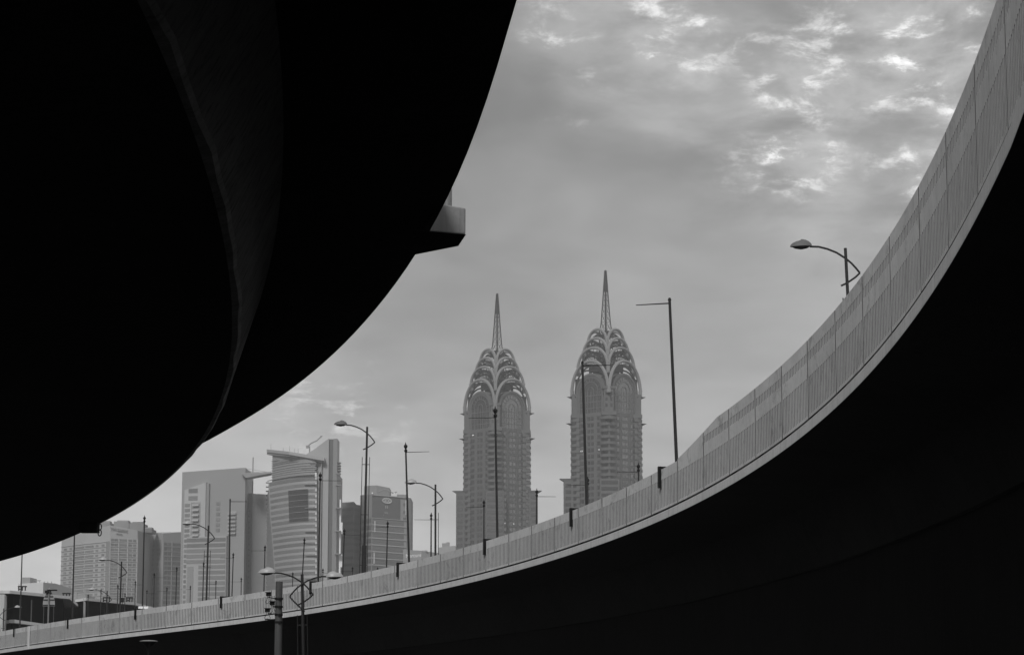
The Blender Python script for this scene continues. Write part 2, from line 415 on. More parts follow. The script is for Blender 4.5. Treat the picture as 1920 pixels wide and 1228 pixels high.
strip([lambda i, y: (EX[i] - .01, y, HE + .321), lambda i, y: (EX[i] - .03, y, HE + 1.05), lambda i, y: (EX[i] - .25, y, HE + 1.05), lambda i, y: (EX[i] - .35, y, HE + .35), lambda i, y: (GX[i] - 12, y, HE + .4)], 'parapet_and_road', M_BEAM)
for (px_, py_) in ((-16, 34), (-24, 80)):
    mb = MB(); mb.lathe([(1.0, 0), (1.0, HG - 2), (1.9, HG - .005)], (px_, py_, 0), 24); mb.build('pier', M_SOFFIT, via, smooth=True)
# lamp plinth on the outer edge
q1 = atz(806.8, 431.5, HE); q2 = atz(873, 440, HE); q3 = atz(859, 461, HE); q4 = atz(776, 484, HE)
mb = MB(); foot = [(q1[0]-.25, q1[1]), (q2[0], q2[1]), (q3[0], q3[1]), (q4[0]-.25, q4[1])]
mb.prism(foot, HE + .003, [HE + .50, HE + .435, HE + .435, HE + .50]); 
pl = mb.build('lamp_plinth', M_PLINTH, via)
bm_ = pl.modifiers.new('bevel', 'BEVEL'); bm_.width = .022; bm_.segments = 2
un = MB(); un.prism([(q1[0]-.3, q1[1]-.01), (q2[0]+.004, q2[1]), (q3[0]+.004, q3[1]), (q4[0]-.3, q4[1]+.01)], HE - .004, HE + .002); un.build('plinth_soffit', M_SOFFIT, via)  # thin dark sheet paints the shade on the plinth's underside
xb, yb, _ = at(853.5, 381, 38.35)
mb = MB()
for dx in (-.02, .03): mb.lathe([(.018, 0), (.018, .045), (.026, .046), (.026, .07)], (xb + dx, yb, HE + .44), 6)
mb.build('anchor_bolt', M_BLACK, via)
lp = thing('lamp_post', 'lamp post base glimpsed on the concrete plinth beside the viaduct edge', 'lamp post', (at(839, 380, 38.4)[0], 38.4, HE + .47))
mb = MB(); mb.tube([(0, 0, -.02), (0, 0, 9)], [.075, .05], 14); mb.build('pole', M_GALV, lp, True, world=False)
mb = MB(); mb.box((0, 0, .01), (.26, .26, .03)); mb.build('base_plate', M_BLACK, lp, world=False)
# drain box under the far edge
xd, yd, zd = at(168, 992, 84); 
mb = MB(); mb.box((xd, yd, zd + .06), (.62, .5, .36)); mb.build('drain_box', M_SOFFIT, via)
mb = MB(); xr, yr, zr = at(187, 993, 84)
for zz in (.10, -.10):
    mb.tube([(xr + .06*math.cos(a), yr, zr + zz + .11*math.sin(a)) for a in np.linspace(0, 2*math.pi, 13)], .02, 6, cap=False)
mb.build('pipe_loop', M_SOFFIT, via)

# ------------------------------------------------------------ street lamps with bent arms
def hood_mb(c, sgn, k=1.):
    mb = MB(); n, m = 12, 6; ln, wd, ht = .54*k, .25*k, .33*k
    for j in range(m + 1):
        g = j / m * math.pi / 2
        for i in range(n):
            a = 2 * math.pi * i / n
            x = math.cos(a) * math.cos(g) * ln; y = math.sin(a) * math.cos(g) * wd * (1.25 - .25 * math.cos(a) * -sgn)
            mb.v.append((c[0] + x + sgn * .0, c[1] + y, c[2] + math.sin(g) * ht * (1 + .12 * math.cos(a) * sgn)))
    for j in range(m):
        for i in range(n): mb.f.append((j*n + i, j*n + (i+1) % n, (j+1)*n + (i+1) % n, (j+1)*n + i))
    mb.f.append(tuple(range(n))[::-1]); return mb
def lens_mb(c, k=1.):
    mb = MB(); mb.lathe([(.05, -.14), (.30, -.09), (.46, -.002)], (0, 0, 0), 14)
    mb.v = [(c[0] + x * k, c[1] + y * .5 * k, c[2] + z * k) for x, y, z in mb.v]; return mb
U = .043
def arm_pts(sgn, low=False):            # sgn=-1: lamp to the left of the pole
    A = [(-40, -3), (-30, -2.4), (-20, .5), (-10, 5), (0, 12), (6, 17.5), (11, 23.5), (15, 29)]
    B = [(15, 29), (10, 33.5), (4, 37.5), (-1, 40.5), (-7, 43)]
    if low:
        A = [(-36, 4.5), (-28, 4.2), (-18, 6), (-8, 9.5), (0, 14), (7, 19), (13, 25), (18, 31)]
        B = [(18, 31), (12, 38), (6, 44), (1, 49), (-3, 52.5)]
    f = lambda L_: [(-sgn * x * U, 0, -y * U) for x, y in L_]
    return f(A), f(B)
def street_lamp(px, py, Y, label, cat='street lamp', dirs=(-1,), k=1., rz=0., lean=0., sleeve=None, grp='curved arm street lamps', rods=True, dark=False, pr=.085):
    x, y, z = at(px, py, Y)
    t = thing('street_lamp', label, cat, (x - math.tan(lean) * z, y, 0), grp, rz); t.rotation_euler = (0, lean, rz)
    mb = MB(); mb.tube([(0, 0, 0), (0, 0, z * .5), (0, 0, z)], [pr * 1.35 * k, pr * 1.15 * k, pr * k], 12)
    mb.build('pole', M_POLE, t, True, world=False)
    for sg in dirs:
        lw = sg == 1 and len(dirs) == 2; a, b = arm_pts(sg, lw); off = .0 if sg == dirs[0] else .12
        mb = MB(); mb.tube([(p[0]*k, p[1] - off, z + p[2]*k) for p in a], .05 * k, 8); mb.tube([(p[0]*k, p[1] - off, z + p[2]*k) for p in b], .05 * k, 8)
        ar = mb.build('arm', M_POLE, t, True, world=False)
        c = (sg * (46 if lw else 50) * U * k, -off, z + (-5.5 if lw else 3.2) * U * k)
        hd = hood_mb(c, -sg, k).build('lamp_head', M_HOOD if not dark else M_DHOOD, t, True, world=False)
        lens_mb(c, k).build('lens', M_LENS, hd, True, world=False)
    if rods:
        mb = MB(); z1 = z - 57 * U * k
        for dx in ((-.34 * k, .26 * k) if rods is True else (-.24,)): mb.tube([(dx, 0, max(0, z1 - 14)), (dx, 0, z1)], .028 * k, 6)
        q = z1 - .6 * k if rods is True else -1
        while q > max(0, z1 - 14): mb.box((-.04 * k, 0, q), (.6 * k, .04, .05)); q -= 4.04
        mb.build('side_rods', M_POLE, t, world=False)
    if sleeve:
        mb = MB(); mb.tube([(0, 0, 0), (0, 0, sleeve)], .19, 12); mb.build('base_sleeve', M_POLE, t, True, world=False)
    return t
street_lamp(1585, 465, 115, 'curved arm street lamp rising behind the tall ribbed parapet at right', lean=-.03, pr=.075, rods=1, dark=True)
street_lamp(688.5, 800, 193, 'tall curved arm street lamp with thin side rods beside the oval-logo office block', sleeve=zt(1022, 193), lean=.014, dark=True)
street_lamp(816.5, 908, 208, 'curved arm street lamp in open sky left of the left twin tower', lean=-.004)
street_lamp(391, 985, 238, 'curved arm street lamp in front of the slant-topped grey tower', lean=.01)
street_lamp(228, 1052, 270, 'curved arm street lamp in front of the pale hotel block', lean=.01)
street_lamp(201, 1107, 318, 'small curved arm street lamp above the long black glazed building', k=.95)
street_lamp(7, 1140, 345, 'small street lamp pointing right against the black glass at far left', dirs=(1,), k=.93, rz=R(8))
street_lamp(566.5, 1076, 126, 'double headed street lamp with crossing curved arms in front of the ramp', dirs=(-1, 1), k=.86, lean=-.03, grp=None, pr=.09)
# ------------------------------------------------------------ flag poles
fp = thing('flag_pole', 'x', 'flag pole', (0, 0, 0), 'ball-topped flag poles behind the ramp')
FH = 20.
mb = MB(); mb.tube([(0, 0, 0), (0, 0, 10), (0, 0, FH - .35)], [.10, .088, .066], 10); mb.build('pole', M_POLE, fp, True, world=False)
mb = MB(); mb.lathe([(.05, -.36), (.10, -.30), (.15, -.19), (.13, -.10), (.05, -.03), (.015, .14)], (0, 0, FH), 10)
mb.lathe([(.07, -.62), (.12, -.55), (.12, -.45), (.07, -.40)], (0, 0, FH), 10); mb.build('finial', M_BLACK, fp, True, world=False)
mb = MB(); mb.tube([(0, 0, FH - .62), (1.75, 0, FH - .62)], [.026, .018], 6); mb.build('arm', M_BLACK, fp, world=False)
fq = thing('flag_pole', 'x', 'flag pole', (0, 0, 0), 'slim-topped flag poles behind the ramp')
mb = MB(); mb.tube([(0, 0, 0), (0, 0, 10), (0, 0, FH)], [.10, .088, .066], 10); mb.build('pole', M_POLE, fq, True, world=False)
mb = MB(); mb.tube([(0, 0, FH - .02), (0, 0, FH + .10)], [.095, .05], 8); mb.build('finial', M_BLACK, fq, True, world=False)
mb = MB(); mb.tube([(0, 0, FH - .16), (1.6, 0, FH - .16)], [.034, .022], 6); mb.build('arm', M_BLACK, fq, world=False)
POLES = [  # px, py top, arm azimuth (deg, 0 = right), lean, label
 (1255.5, 562, 172, -.033, 'nearest flag pole, thin arm pointing left, standing where the ramp parapet steps up'),
 (1092, 680, 4, -.026, 'tall flag pole standing in front of the left side of the right twin tower'),
 (928.5, 765, 176, -.018, 'tall flag pole standing in front of the middle of the left twin tower'),
 (760.5, 832, 3, -.036, 'flag pole crossing the lamp head right of the oval-logo office block'),
 (600.5, 887, 4, .004, 'flag pole in front of the corner of the curved tower, arm to the right'),
 (431.5, 937, 4, -.005, 'flag pole in front of the slant-topped tower, flat arm to the right'),
 (271, 968, 172, .0, 'flag pole above the hotel roof, arm pointing left'),
 (140.5, 972, 170, .0, 'flag pole with its top hidden by the viaduct, left part of the hotel behind'),
 (42, 1020, 170, .0, 'leftmost flag pole, its top hidden by the viaduct, over the black building'),
 (1102, 896, 174, .0, 'short-looking flag pole in front of the base of the right twin tower'),
 (1197, 870, 174, .0, 'flag pole at the right edge of the right twin tower'),
 (1006.5, 918, -4, .01, 'flag pole at the right edge of the left twin tower, arm pointing right'),
 (907.5, 938, 174, .0, 'flag pole in front of the left corner of the left twin tower'),
 (727, 978, 215, .018, 'flag pole just under the oval logo, stubby foreshortened arm'),
 (646, 992, -3, .03, 'flag pole in the gap just right of the white-edged fin'),
 (571, 1009, 0, .045, 'flag pole leaning behind the double headed lamp'),
 (497, 1023, 176, .01, 'flag pole in front of the dark side of the curved tower, arm pointing left'),
 (808.5, 963, 188, .0, 'flag pole almost hidden behind the sky-backed street lamp'),
 (437.5, 1037, 176, .015, 'smaller flag pole just right of the flat-armed pole at the slant-topped tower'),
 (549, 1073, 178, .0, 'small flag pole just left of the double headed lamp top'),
 (605.5, 1066, -2, .0, 'small flag pole below the corner of the curved tower, arm to the right'),
 (661, 1063, 178, .0, 'small flag pole left of the tall side-rod street lamp'),
 (708, 1064, 178, .0, 'flag pole top barely above the parapet under the logo office block'),
 (452.5, 1083, 178, .0, 'small flag pole between the slant-topped tower and the narrow slab'),
 (405, 1088, 178, .0, 'small flag pole just right of the lamp at the slant-topped tower'),
 (382, 1054, 60, .01, 'flag pole hugging the left of the lamp at the slant-topped tower'),
 (357, 1098, 178, .0, 'small flag pole at the left edge of the slant-topped tower'),
 (331.5, 1063, 200, .01, 'flag pole in front of the annexe windows between hotel and slant-topped tower'),
 (313, 1101, 178, .0, 'small flag pole low in front of the annexe'),
 (289.5, 1075, 2, .0, 'flag pole in the shaded corner between hotel and annexe'),
 (275.5, 1106, 2, .0, 'small flag pole low in the shaded corner right of the hotel'),
 (254, 1089, -30, .0, 'flag pole at the right edge of the hotel, short slanted arm'),
 (234.5, 1112, 90, .0, 'small flag pole just right of the lamp at the hotel'),
 (221, 1096, 90, .0, 'small flag pole just left of the lamp at the hotel'),
 (189.5, 1105, 90, .0, 'small flag pole beside the lamp head over the black building'),
 (165.5, 1114, 90, .0, 'small flag pole right of the roof units on the black building'),
 (494, 1120, 178, .0, 'flag pole tip just over the parapet near the camera column'),
]
first = {'a': True, 'b': True}
for px, py, az, lean, lab in POLES:
    y = 4550 * (FH - CH) / (1300 - py)
    for _ in range(8): y *= (FH - CH) / (zt(py, y) - CH)
    kk = 'b' if px in (1255.5, 1092, 431.5) else 'a'; src = fq if kk == 'b' else fp
    o = src if first[kk] else copy_tree(src); first[kk] = False
    rz = R(az); x = at(px, py, y)[0]
    o.location = (x - math.tan(lean) * FH, y, 0)
    # lean sideways (about world Y), then the arm's direction
    from mathutils import Matrix
    o.rotation_euler = (Matrix.Rotation(lean, 3, 'Y') @ Matrix.Rotation(rz, 3, 'Z')).to_euler()
    o['label'] = lab
# ------------------------------------------------------------ camera column, small lamp, warning sign
x, y, z = at(523.5, 1090, 112)
cc = thing('camera_column', 'thick grey steel column carrying traffic cameras, in front of the ramp', 'camera column', (x, y, 0))
mb = MB(); mb.tube([(0, 0, 0), (0, 0, z)], [.185, .165], 20); mb.build('column', mat('column_paint', .07, .5, .15, 1.5, streak=.3), cc, True, world=False)
def Zc(py): return zt(py, 112)
for py in (1122, 1137, 1152, 1166):
    mb = MB(); mb.tube([(0, 0, Zc(py) - .05), (0, 0, Zc(py) + .05)], .19, 18); mb.box((.05, -.2, Zc(py)), (.12, .08, .10)); mb.build('clamp', M_BLACK, cc, world=False)
m_ = 112 / 4550
for i, (cx, cy_, by) in enumerate(((504, 1114, 1121), (511.5, 1131, 1137), (502.5, 1144, 1150))):
    dx = (cx - 523.5) * m_; b = MB()
    b.tube([(0, 0, Zc(by + 1)), (dx * .6, -.02, Zc(by)), (dx, -.03, Zc(cy_ + 5))], .022, 6); br = b.build('bracket', M_BLACK, cc, world=False)
    b = MB(); b.box((dx, -.05, Zc(cy_)), (.20, .34, .15)); b.box((dx, -.08, Zc(cy_) + .09), (.26, .44, .03)); cb = b.build('camera', M_BLACK, cc, world=False)
    b = MB()
    for sg in (-1, 1):
        b.tube([(dx + sg * .03, -.03, Zc(cy_ + 3)), (dx + sg * .07, -.03, Zc(cy_ + 9)), (dx + sg * .14, -.03, Zc(cy_ + 14)), (dx + sg * .08, -.03, Zc(cy_ + 18)), (dx, -.03, Zc(cy_ + 15))], .012, 5)
    b.build('cable', M_BLACK, cb, world=False)
mb = MB(); mb.tube([(0, 0, Zc(1160)), (-.35, 0, Zc(1161)), (-.62, 0, Zc(1160))], .03, 6); mb.build('bracket', M_BLACK, cc, world=False)
x, y, z = at(279, 1197, 118)
tl = thing('mushroom_lamp', 'shallow dished lamp glinting against the black underside at bottom left', 'lamp', (x, y, 0))
mb = MB(); mb.lathe([(.46, -.04), (.40, -.015), (.24, .015), (.02, .03)], (0, 0, z - .08), 22); mb.build('lamp_shade', M_GALV, tl, True, world=False)
mb = MB(); mb.lathe([(.05, -2.0), (.06, -.55), (.13, -.3), (.43, -.06)], (0, 0, z - .08), 16); mb.tube([(0, 0, 0), (0, 0, z - 1.9)], .06, 10); mb.build('pole', M_BLACK, tl, True, world=False)
x, y, z = at(92, 1102, 225)
sg = thing('warning_sign', 'triangular road sign seen from behind on a grey pole, black glass behind', 'road sign', (x, y, 0))
mb = MB(); mb.tube([(0, 0, 0), (0, 0, z - .3)], .075, 10); mb.build('pole', M_GALV, sg, True, world=False)
k = 225 / 4550; zz = z
mb = MB(); tri = [(-11.5*k, zz - 34*k), (11.5*k, zz - 34*k), (11*k, zz - 22*k), (1*k, zz), (-1*k, zz), (-11*k, zz - 22*k)]
n0 = len(mb.v); mb.v += [(a, .10, b) for a, b in tri] + [(a, .13, b) for a, b in tri]; nn = len(tri)
mb.f += [tuple(range(nn)), tuple(range(2*nn - 1, nn - 1, -1))] + [(i, (i+1) % nn, nn + (i+1) % nn, nn + i) for i in range(nn)]
mb.build('sign_plate', M_MID, sg, world=False)
mb = MB()
for d, hw in ((10, 5), (16, 8), (22, 11), (32, 11)): mb.box((0, .08, zz - d*k), (2*hw*k, .05, 1.7*k))
mb.build('stiffener', M_BLACK, sg, world=False)
mb = MB(); mb.box((.3, 0, zz - 4*k), (.9, .25, .12)); mb.box((-.15, 0, zz - 7*k), (.4, .3, .25)); mb.build('sensor', M_BLACK, sg, world=False)
# ------------------------------------------------------------ twin towers with arched crowns
def bx(px, Y, py=1000): return at(px, py, Y)[0]
def twin(label, cxp, Dp, rot, lit):
    DL = 1730.
    lz = lambda py: zt(py, DL)          # heights read on the left tower serve both
    X0 = at(cxp, 800, Dp)[0]
    T = thing('twin_tower', label, 'tower', (X0, Dp, 0), 'twin towers with arched crowns', R(45) + rot)
    W = False
    dirs = [0, 90, 180, 270]            # outward normals; 180 and 270 face the camera
    def rotv(a, x, y):                  # local frame: x along the face, y outwards
        a = R(a); nx, ny = math.cos(a), math.sin(a); ex, ey = -ny, nx
        return (ex * x + nx * y, ey * x + ny * y)
    def fmb(a, pts, y0, y1, mb):        # extrude a profile (x, z) of one face from y0 to y1
        n = len(pts); b = len(mb.v)
        for y in (y0, y1):
            for x, z in pts: q = rotv(a, x, y); mb.v.append((q[0], q[1], z))
        mb.f.append(tuple(b + i for i in range(n))); mb.f.append(tuple(b + n + i for i in reversed(range(n))))
        for i in range(n): j = (i + 1) % n; mb.f.append((b + i, b + n + i, b + n + j, b + j))
    def fbox(a, x0, x1, y0, y1, z0, z1, mb): fmb(a, [(x0, z0), (x1, z0), (x1, z1), (x0, z1)], y0, y1, mb)
    S1, WF = 16.5, 13.2
    zrow = lz(812); fl = 4.28
    # shaft
    mb = MB(); o8 = []
    for a in dirs:
        for x in (-WF, WF): o8.append(rotv(a, x, S1))
    mb.prism(o8, 0, zrow + 2)
    o8b = []
    for a in dirs:
        for x in (-13.4, 13.4): o8b.append(rotv(a, x, S1 - 1.6))
    mb.prism(o8b, zrow + 2, lz(768))
    for a in dirs:                      # piers and spandrels, proud of the wall
        for x in (-WF + .6, -4.5, 4.5, WF - .6): fbox(a, x - .55, x + .55, S1, S1 + .28, 0, zrow + 1.6, mb)
        z = zrow
        while z > 2: fbox(a, -WF, WF, S1, S1 + .14, z - .35, z + .35, mb); z -= fl
    mb.build('wall', M_GRANITE, T, world=W)
    # round-headed gables, one on each wide face
    zsp = lz(769); rb = 13.0; ry = lz(737) - zsp
    def archp(r, k=1., n=20, z0=zrow): # outline: legs down to z0, half ellipse on top
        return [(-r, z0)] + [(-r * math.cos(t), zsp + ry * (r / rb) ** .9 * math.sin(t)) for t in np.linspace(0, math.pi, n + 1)] + [(r, z0)]
    def archband(r0, r1, y0, y1, a, mb, z0=zrow + 1):
        o, i_ = archp(r0, z0=z0), archp(r1, z0=z0)
        n = len(o); b = len(mb.v)
        for L_ in (o, i_):
            for y in (y0, y1):
                for x, z in L_: q = rotv(a, x, y); mb.v.append((q[0], q[1], z))
        for i in range(n - 1):
            mb.f += [(b + n + i, b + n + i + 1, b + 3*n + i + 1, b + 3*n + i), (b + i, b + i + 1, b + n + i + 1, b + n + i), (b + 2*n + i, b + 3*n + i, b + 3*n + i + 1, b + 2*n + i + 1), (b + i, b + 2*n + i, b + 2*n + i + 1, b + i + 1)]
    for a in dirs:
        mb = MB(); fmb(a, archp(rb, z0=zrow + 1), S1 - 7, S1 - .9, mb)
        archband(rb + .02, 11.4, S1 - .9, S1 + .1, a, mb); archband(11.45, 10.2, S1 - .9, S1 - .35, a, mb)
        gb = mb.build('gable', M_GRANITE, T, world=W)
        mb = MB(); fmb(a, archp(10.15, z0=zrow + 1), S1 - .88, S1 - .60, mb); gl = mb.build('arched_window', M_TGLASS, gb, world=W)
        mb = MB()
        for r in (9.9, 6.7, 3.0): archband(r, r - .5, S1 - .58, S1 - .30, a, mb)
        for x in (-8.1, -4.9, -1.5 + 1.5, 4.9, 8.1): fbox(a, x - .18, x + .18, S1 - .59, S1 - .38, zrow + 1, zsp, mb)
        z = zrow + 1 + fl
        while z < zsp: fbox(a, -10.1, 10.1, S1 - .58, S1 - .45, z - .25, z + .25, mb); z += fl
        for t in np.linspace(.15, math.pi - .15, 10):
            p0 = rotv(a, -6.9 * math.cos(t), S1 - .45); p1 = rotv(a, -9.8 * math.cos(t), S1 - .45)
            mb.tube([(p0[0], p0[1], zsp + ry * .56 * math.sin(t)), (p1[0], p1[1], zsp + ry * .77 * math.sin(t))], .16, 4)
        mb.build('mullions', M_GRANITE, gb, world=W)
    # corner bays with curved balconies, ledges
    wins = Wins(T, M_TGLASS)
    for ci, a in enumerate((225, 135, 315, 45)):
        nx, ny = math.cos(R(a)), math.sin(R(a)); ex, ey = -ny, nx
        def cp_(x, y, z): return (nx * y + ex * x, ny * y + ey * x, z)
        def ring(mb, r, z0, z1, c=19.0, n=16):
            pts = [cp_(r * math.sin(t), c + r * .95 * math.cos(t), 0)[:2] for t in np.linspace(-1.62, 1.62, n)]
            pts = pts[::-1]; mb.prism(pts, z0, z1)
        mb = MB(); ring(mb, 5.2, 0, zrow - .6)
        z = zrow - 1.0; zs = []
        while z > 2: ring(mb, 5.9, z - 2.1, z - .3); zs.append(z); z -= fl
        mb.build('balcony_bay', M_GRANITE, T, world=W)
        if ci < 3:
            for z in zs[:20]:
                for sd in (-1, 1):
                    mb = MB(); t0, t1 = (.12, 1.15) if sd > 0 else (-1.15, -.12)
                    pts = [cp_(5.55 * math.sin(t), 19.0 + 5.3 * math.cos(t), 0)[:2] for t in np.linspace(t0, t1, 6)] + [cp_(4.9 * math.sin(t), 19.0 + 4.6 * math.cos(t), 0)[:2] for t in np.linspace(t1, t0, 6)]
                    mb.prism(pts[::-1], z - fl + .1 + 2.0 - 1.95, z - 2.15 + .0 if False else z - fl + 2.05)
                    if ci == 0: mb.build('bay_window', M_BAYGLASS, T, world=W)
                    else: wins.l.append(mb)
        # narrow pilaster wall and windows between the gables
        mb = MB(); 
        pts = [cp_(-3.6, 17, 0)[:2], cp_(-3.2, 23.7, 0)[:2], cp_(3.2, 23.7, 0)[:2], cp_(3.6, 17, 0)[:2]]
        mb.prism(pts, zrow - .6, lz(764) if ci == 0 else lz(771)); 
        pts = [cp_(-5.2, 18, 0)[:2], cp_(-5.0, 24.2, 0)[:2], cp_(5.0, 24.2, 0)[:2], cp_(5.2, 18, 0)[:2]]
        mb.prism(pts, zrow - .6, zrow + 2.0)
        if ci == 0: mb.prism([(p[0]*1.0, p[1]) for p in [cp_(-4.4, 18, 0), cp_(-4.2, 24.4, 0), cp_(4.2, 24.4, 0), cp_(4.4, 18, 0)]], lz(767), lz(763))
        mb.build('corner_pier', M_GRANITE, T, world=W)
        if ci < 3:
            z = lz(770)
            while z - 2.4 > zrow + 2:
                for sd in (-1, 1):
                    m2 = MB(); q = [cp_(sd * 1.65 - .75, 23.65, 0)[:2], cp_(sd * 1.65 - .75, 23.8, 0)[:2], cp_(sd * 1.65 + .75, 23.8, 0)[:2], cp_(sd * 1.65 + .75, 23.65, 0)[:2]]
                    m2.prism(q, z - 3.2, z - .9); wins.l.insert(0, m2)
                z -= 4.1
        for py in (777, 824):           # sharp triangular ledges
            z = lz(py - 2); c = 22.6 if py == 777 else 23.2
            mb = MB()
            lo = [cp_(-3.2, c - 1.5, 0), cp_(3.2, c - 1.5, 0), cp_(.4, c + 1.2, 0), cp_(-.4, c + 1.2, 0)]
            hi = [cp_(-4.0, c - 1.5, 0), cp_(4.0, c - 1.5, 0), cp_(.25, c + 4.6, 0), cp_(-.25, c + 4.6, 0)]
            mb.hexa([(p[0], p[1], z - 1.6) for p in lo] + [(p[0], p[1], z) for p in hi]); mb.build('ledge', M_CORE, T, world=W)
    # lower wings at the side corners
    zw = lz(925)
    for ci, a in enumerate((135, 315, 225)):
        nx, ny = math.cos(R(a)), math.sin(R(a)); ex, ey = -ny, nx
        def cp_(x, y): return (nx * y + ex * x, ny * y + ey * x)
        ext = 29.3 if ci < 2 else 25.6; hw = 3.6 if ci < 2 else 6.3; c0 = 16
        q0 = [cp_(-hw, c0), cp_(-hw, ext), cp_(hw, ext), cp_(hw, c0)][::-1]
        mb = MB(); mb.prism(q0, 0, zw)
        if ci < 2:
            t = [cp_(-hw - .9, c0), cp_(-hw - .2, ext + 2.9), cp_(hw + .2, ext + 2.9), cp_(hw + .9, c0)][::-1]
            mb.hexa([(p[0], p[1], zw + .02) for p in q0] + [(p[0], p[1], zw + 1.8) for p in t])
        mb.build('lower_wing', M_GRANITE, T, world=W)
        z = zw - 1
        # the side of a side wing that faces the camera
        th = R(45) + rot; sg_ = -1 if (ex * math.sin(th) + ey * math.cos(th)) > 0 else 1
        while z > 60:
            m2 = MB()
            if ci == 2: m2.prism([cp_(-hw + .8, ext - .3), cp_(-hw + .8, ext + .25), cp_(hw - .8, ext + .25), cp_(hw - .8, ext - .3)][::-1], z - 2.6, z - .3); wins.l.insert(0, m2)
            else:
                a_, b_ = sg_ * (hw - .1), sg_ * (hw + .2)
                m2.prism([cp_(a_, 24.6), cp_(a_, 28.4), cp_(b_, 28.4), cp_(b_, 24.6)], z - 3.1, z - .8); wins.l.append(m2)
            z -= fl
    # paired windows on the wide faces below the gables
    rows = []
    for a in (180, 270):
        z = zrow
        while z > 75:
            for cx in (-8.8, 0, 8.8):
                m2 = MB()
                for sx in (-1.55, 1.55): fbox(a, cx + sx - 1.25, cx + sx + 1.25, S1 - .1, S1 + .09, z - 3.3, z - .75, m2)
                rows.append((-z, a, m2))
            z -= fl
    rows.sort(key=lambda r: r[0])
    n0 = len(rows)
    for r in rows[:96]: r[2].build('window', M_TGLASS, T, world=W)
    rest = MB()
    for mbw in [r[2] for r in rows[96:]] + wins.l:
        n = len(rest.v); rest.v += mbw.v; rest.f += [tuple(i + n for i in f) for f in mbw.f]
    rest.build('window', M_TGLASS, T, world=W, kind='stuff')
    # crown: four tiers of open arches on the four sides
    tiers = [(16.9, 715.7, 772, 800), (13.9, 691.5, 728, 738), (11.2, 674.0, 703, 712), (9.0, 657.5, 684, 694)]
    for ti, (S_, ya, ys_, yf) in enumerate(tiers):
        za, zs_, zf = lz(ya), lz(ys_), lz(yf); rr = 1.15 if ti == 0 else 1.0
        if ti == 0: zf = lz(774)
        for a in dirs:
            mb = MB()
            def curve(Sw, zap, zsp_, inw, zfoot):
                pts = [rotv(a, -Sw, S_ - inw) + (zfoot,)]
                for t in np.linspace(0, math.pi, 19):
                    ct = math.cos(t); st = math.sin(t)
                    pts.append(rotv(a, -Sw * (abs(ct) ** .92) * (1 if ct > 0 else -1), S_ - inw) + (zsp_ + (zap - zsp_) * st ** .95,))
                pts.append(rotv(a, Sw, S_ - inw) + (zfoot,)); return pts
            mb.tube(curve(S_ - .45, za, zs_, 0, zf), rr, 6)
            mb.build('arch', M_RIB, T, True, world=W)
            m2 = MB(); m2.tube(curve(S_ - 2.3, za - 3.4, zs_ - 1, 1.6, zs_ - 2), rr * .55, 5); m2.build('inner_arch', M_CORE, T, True, world=W)
        for a in (45, 135, 225, 315):   # small spikes where the ribs meet
            nx, ny = math.cos(R(a)), math.sin(R(a)); q = S_ * 1.414
            mb = MB(); mb.tube([(nx * (q - 1.2), ny * (q - 1.2), zs_ + 3), (nx * (q - 1.1), ny * (q - 1.1), zf)], .75, 6)
            mb.tube([(nx * (q - 1), ny * (q - 1), zs_ + 2.0), (nx * (q + .9), ny * (q + .9), zs_ + 2.6), (nx * (q + .9), ny * (q + .9), zs_ + 3.6)], .16, 4)
            mb.build('corner_rib', M_RIB, T, world=W)
    mb = MB(); c8 = 8.4
    for k2 in range(4):
        pass
    mb.prism([(-c8, -c8), (c8, -c8), (c8, c8), (-c8, c8)], lz(731), lz(718.5)); mb.prism([(-6.4, -6.4), (6.4, -6.4), (6.4, 6.4), (-6.4, 6.4)], lz(740), lz(731))
    for sx in (-1, 1):
        for sy in (-1, 1): mb.box((sx * 7.6, sy * 7.6, (lz(731) + lz(742)) / 2), (1.4, 1.4, lz(731) - lz(742)))
    mb.box((0, 0, lz(731) - 2.6), (19.5, 19.5, 1.0))
    mb.prism([(-15, -15), (15, -15), (15, 15), (-15, 15)], lz(762), lz(744))
    mb.build('crown_core', M_CORE, T, world=W)
    # lattice tower and spire: heights and half widths (corner radius)
    prof = [(718.5, 5.0), (700, 4.8), (680, 4.4), (664, 4.6), (657, 4.4), (651, 3.55), (640, 3.1), (615, 2.35), (593, 1.7), (574, 1.15), (551, .55)]
    Zp = [lz(q[0]) for q in prof]; Rp = [q[1] for q in prof]
    rad = lambda z: float(np.interp(z, Zp, Rp))
    mb = MB()
    for a in (45, 135, 225, 315):
        nx, ny = math.cos(R(a)), math.sin(R(a))
        mb.tube([(nx * r, ny * r, z) for z, r in zip(Zp, Rp)], [.40] * 4 + [.42, .38, .36, .36, .36, .40, .32], 6)
    z = Zp[0]
    while z < lz(588):
        r = rad(z); z2 = z + max(2.4, r * 1.6); r2 = rad(z2)
        cs = [(r * math.cos(R(a)), r * math.sin(R(a))) for a in (45, 135, 225, 315)]; c2 = [(r2 * math.cos(R(a)), r2 * math.sin(R(a))) for a in (45, 135, 225, 315)]
        for i in range(4):
            j = (i + 1) % 4; tw = .13
            mb.tube([cs[i] + (z,), c2[j] + (z2,)], tw, 4); mb.tube([cs[j] + (z,), c2[i] + (z2,)], tw, 4); mb.tube([cs[i] + (z,), cs[j] + (z,)], tw, 4)
        z = z2
    mb.build('lattice_spire', M_LACE, T, world=W)
    mb = MB(); q = [(math.cos(R(a)), math.sin(R(a))) for a in (45, 135, 225, 315)]
    r0, r1 = rad(lz(588)) * .95, .5
    mb.hexa([(x * r0, y * r0, lz(588)) for x, y in q] + [(x * r1, y * r1, lz(551) + .3) for x, y in q]); mb.build('spire_tip', M_LACE, T, world=W)
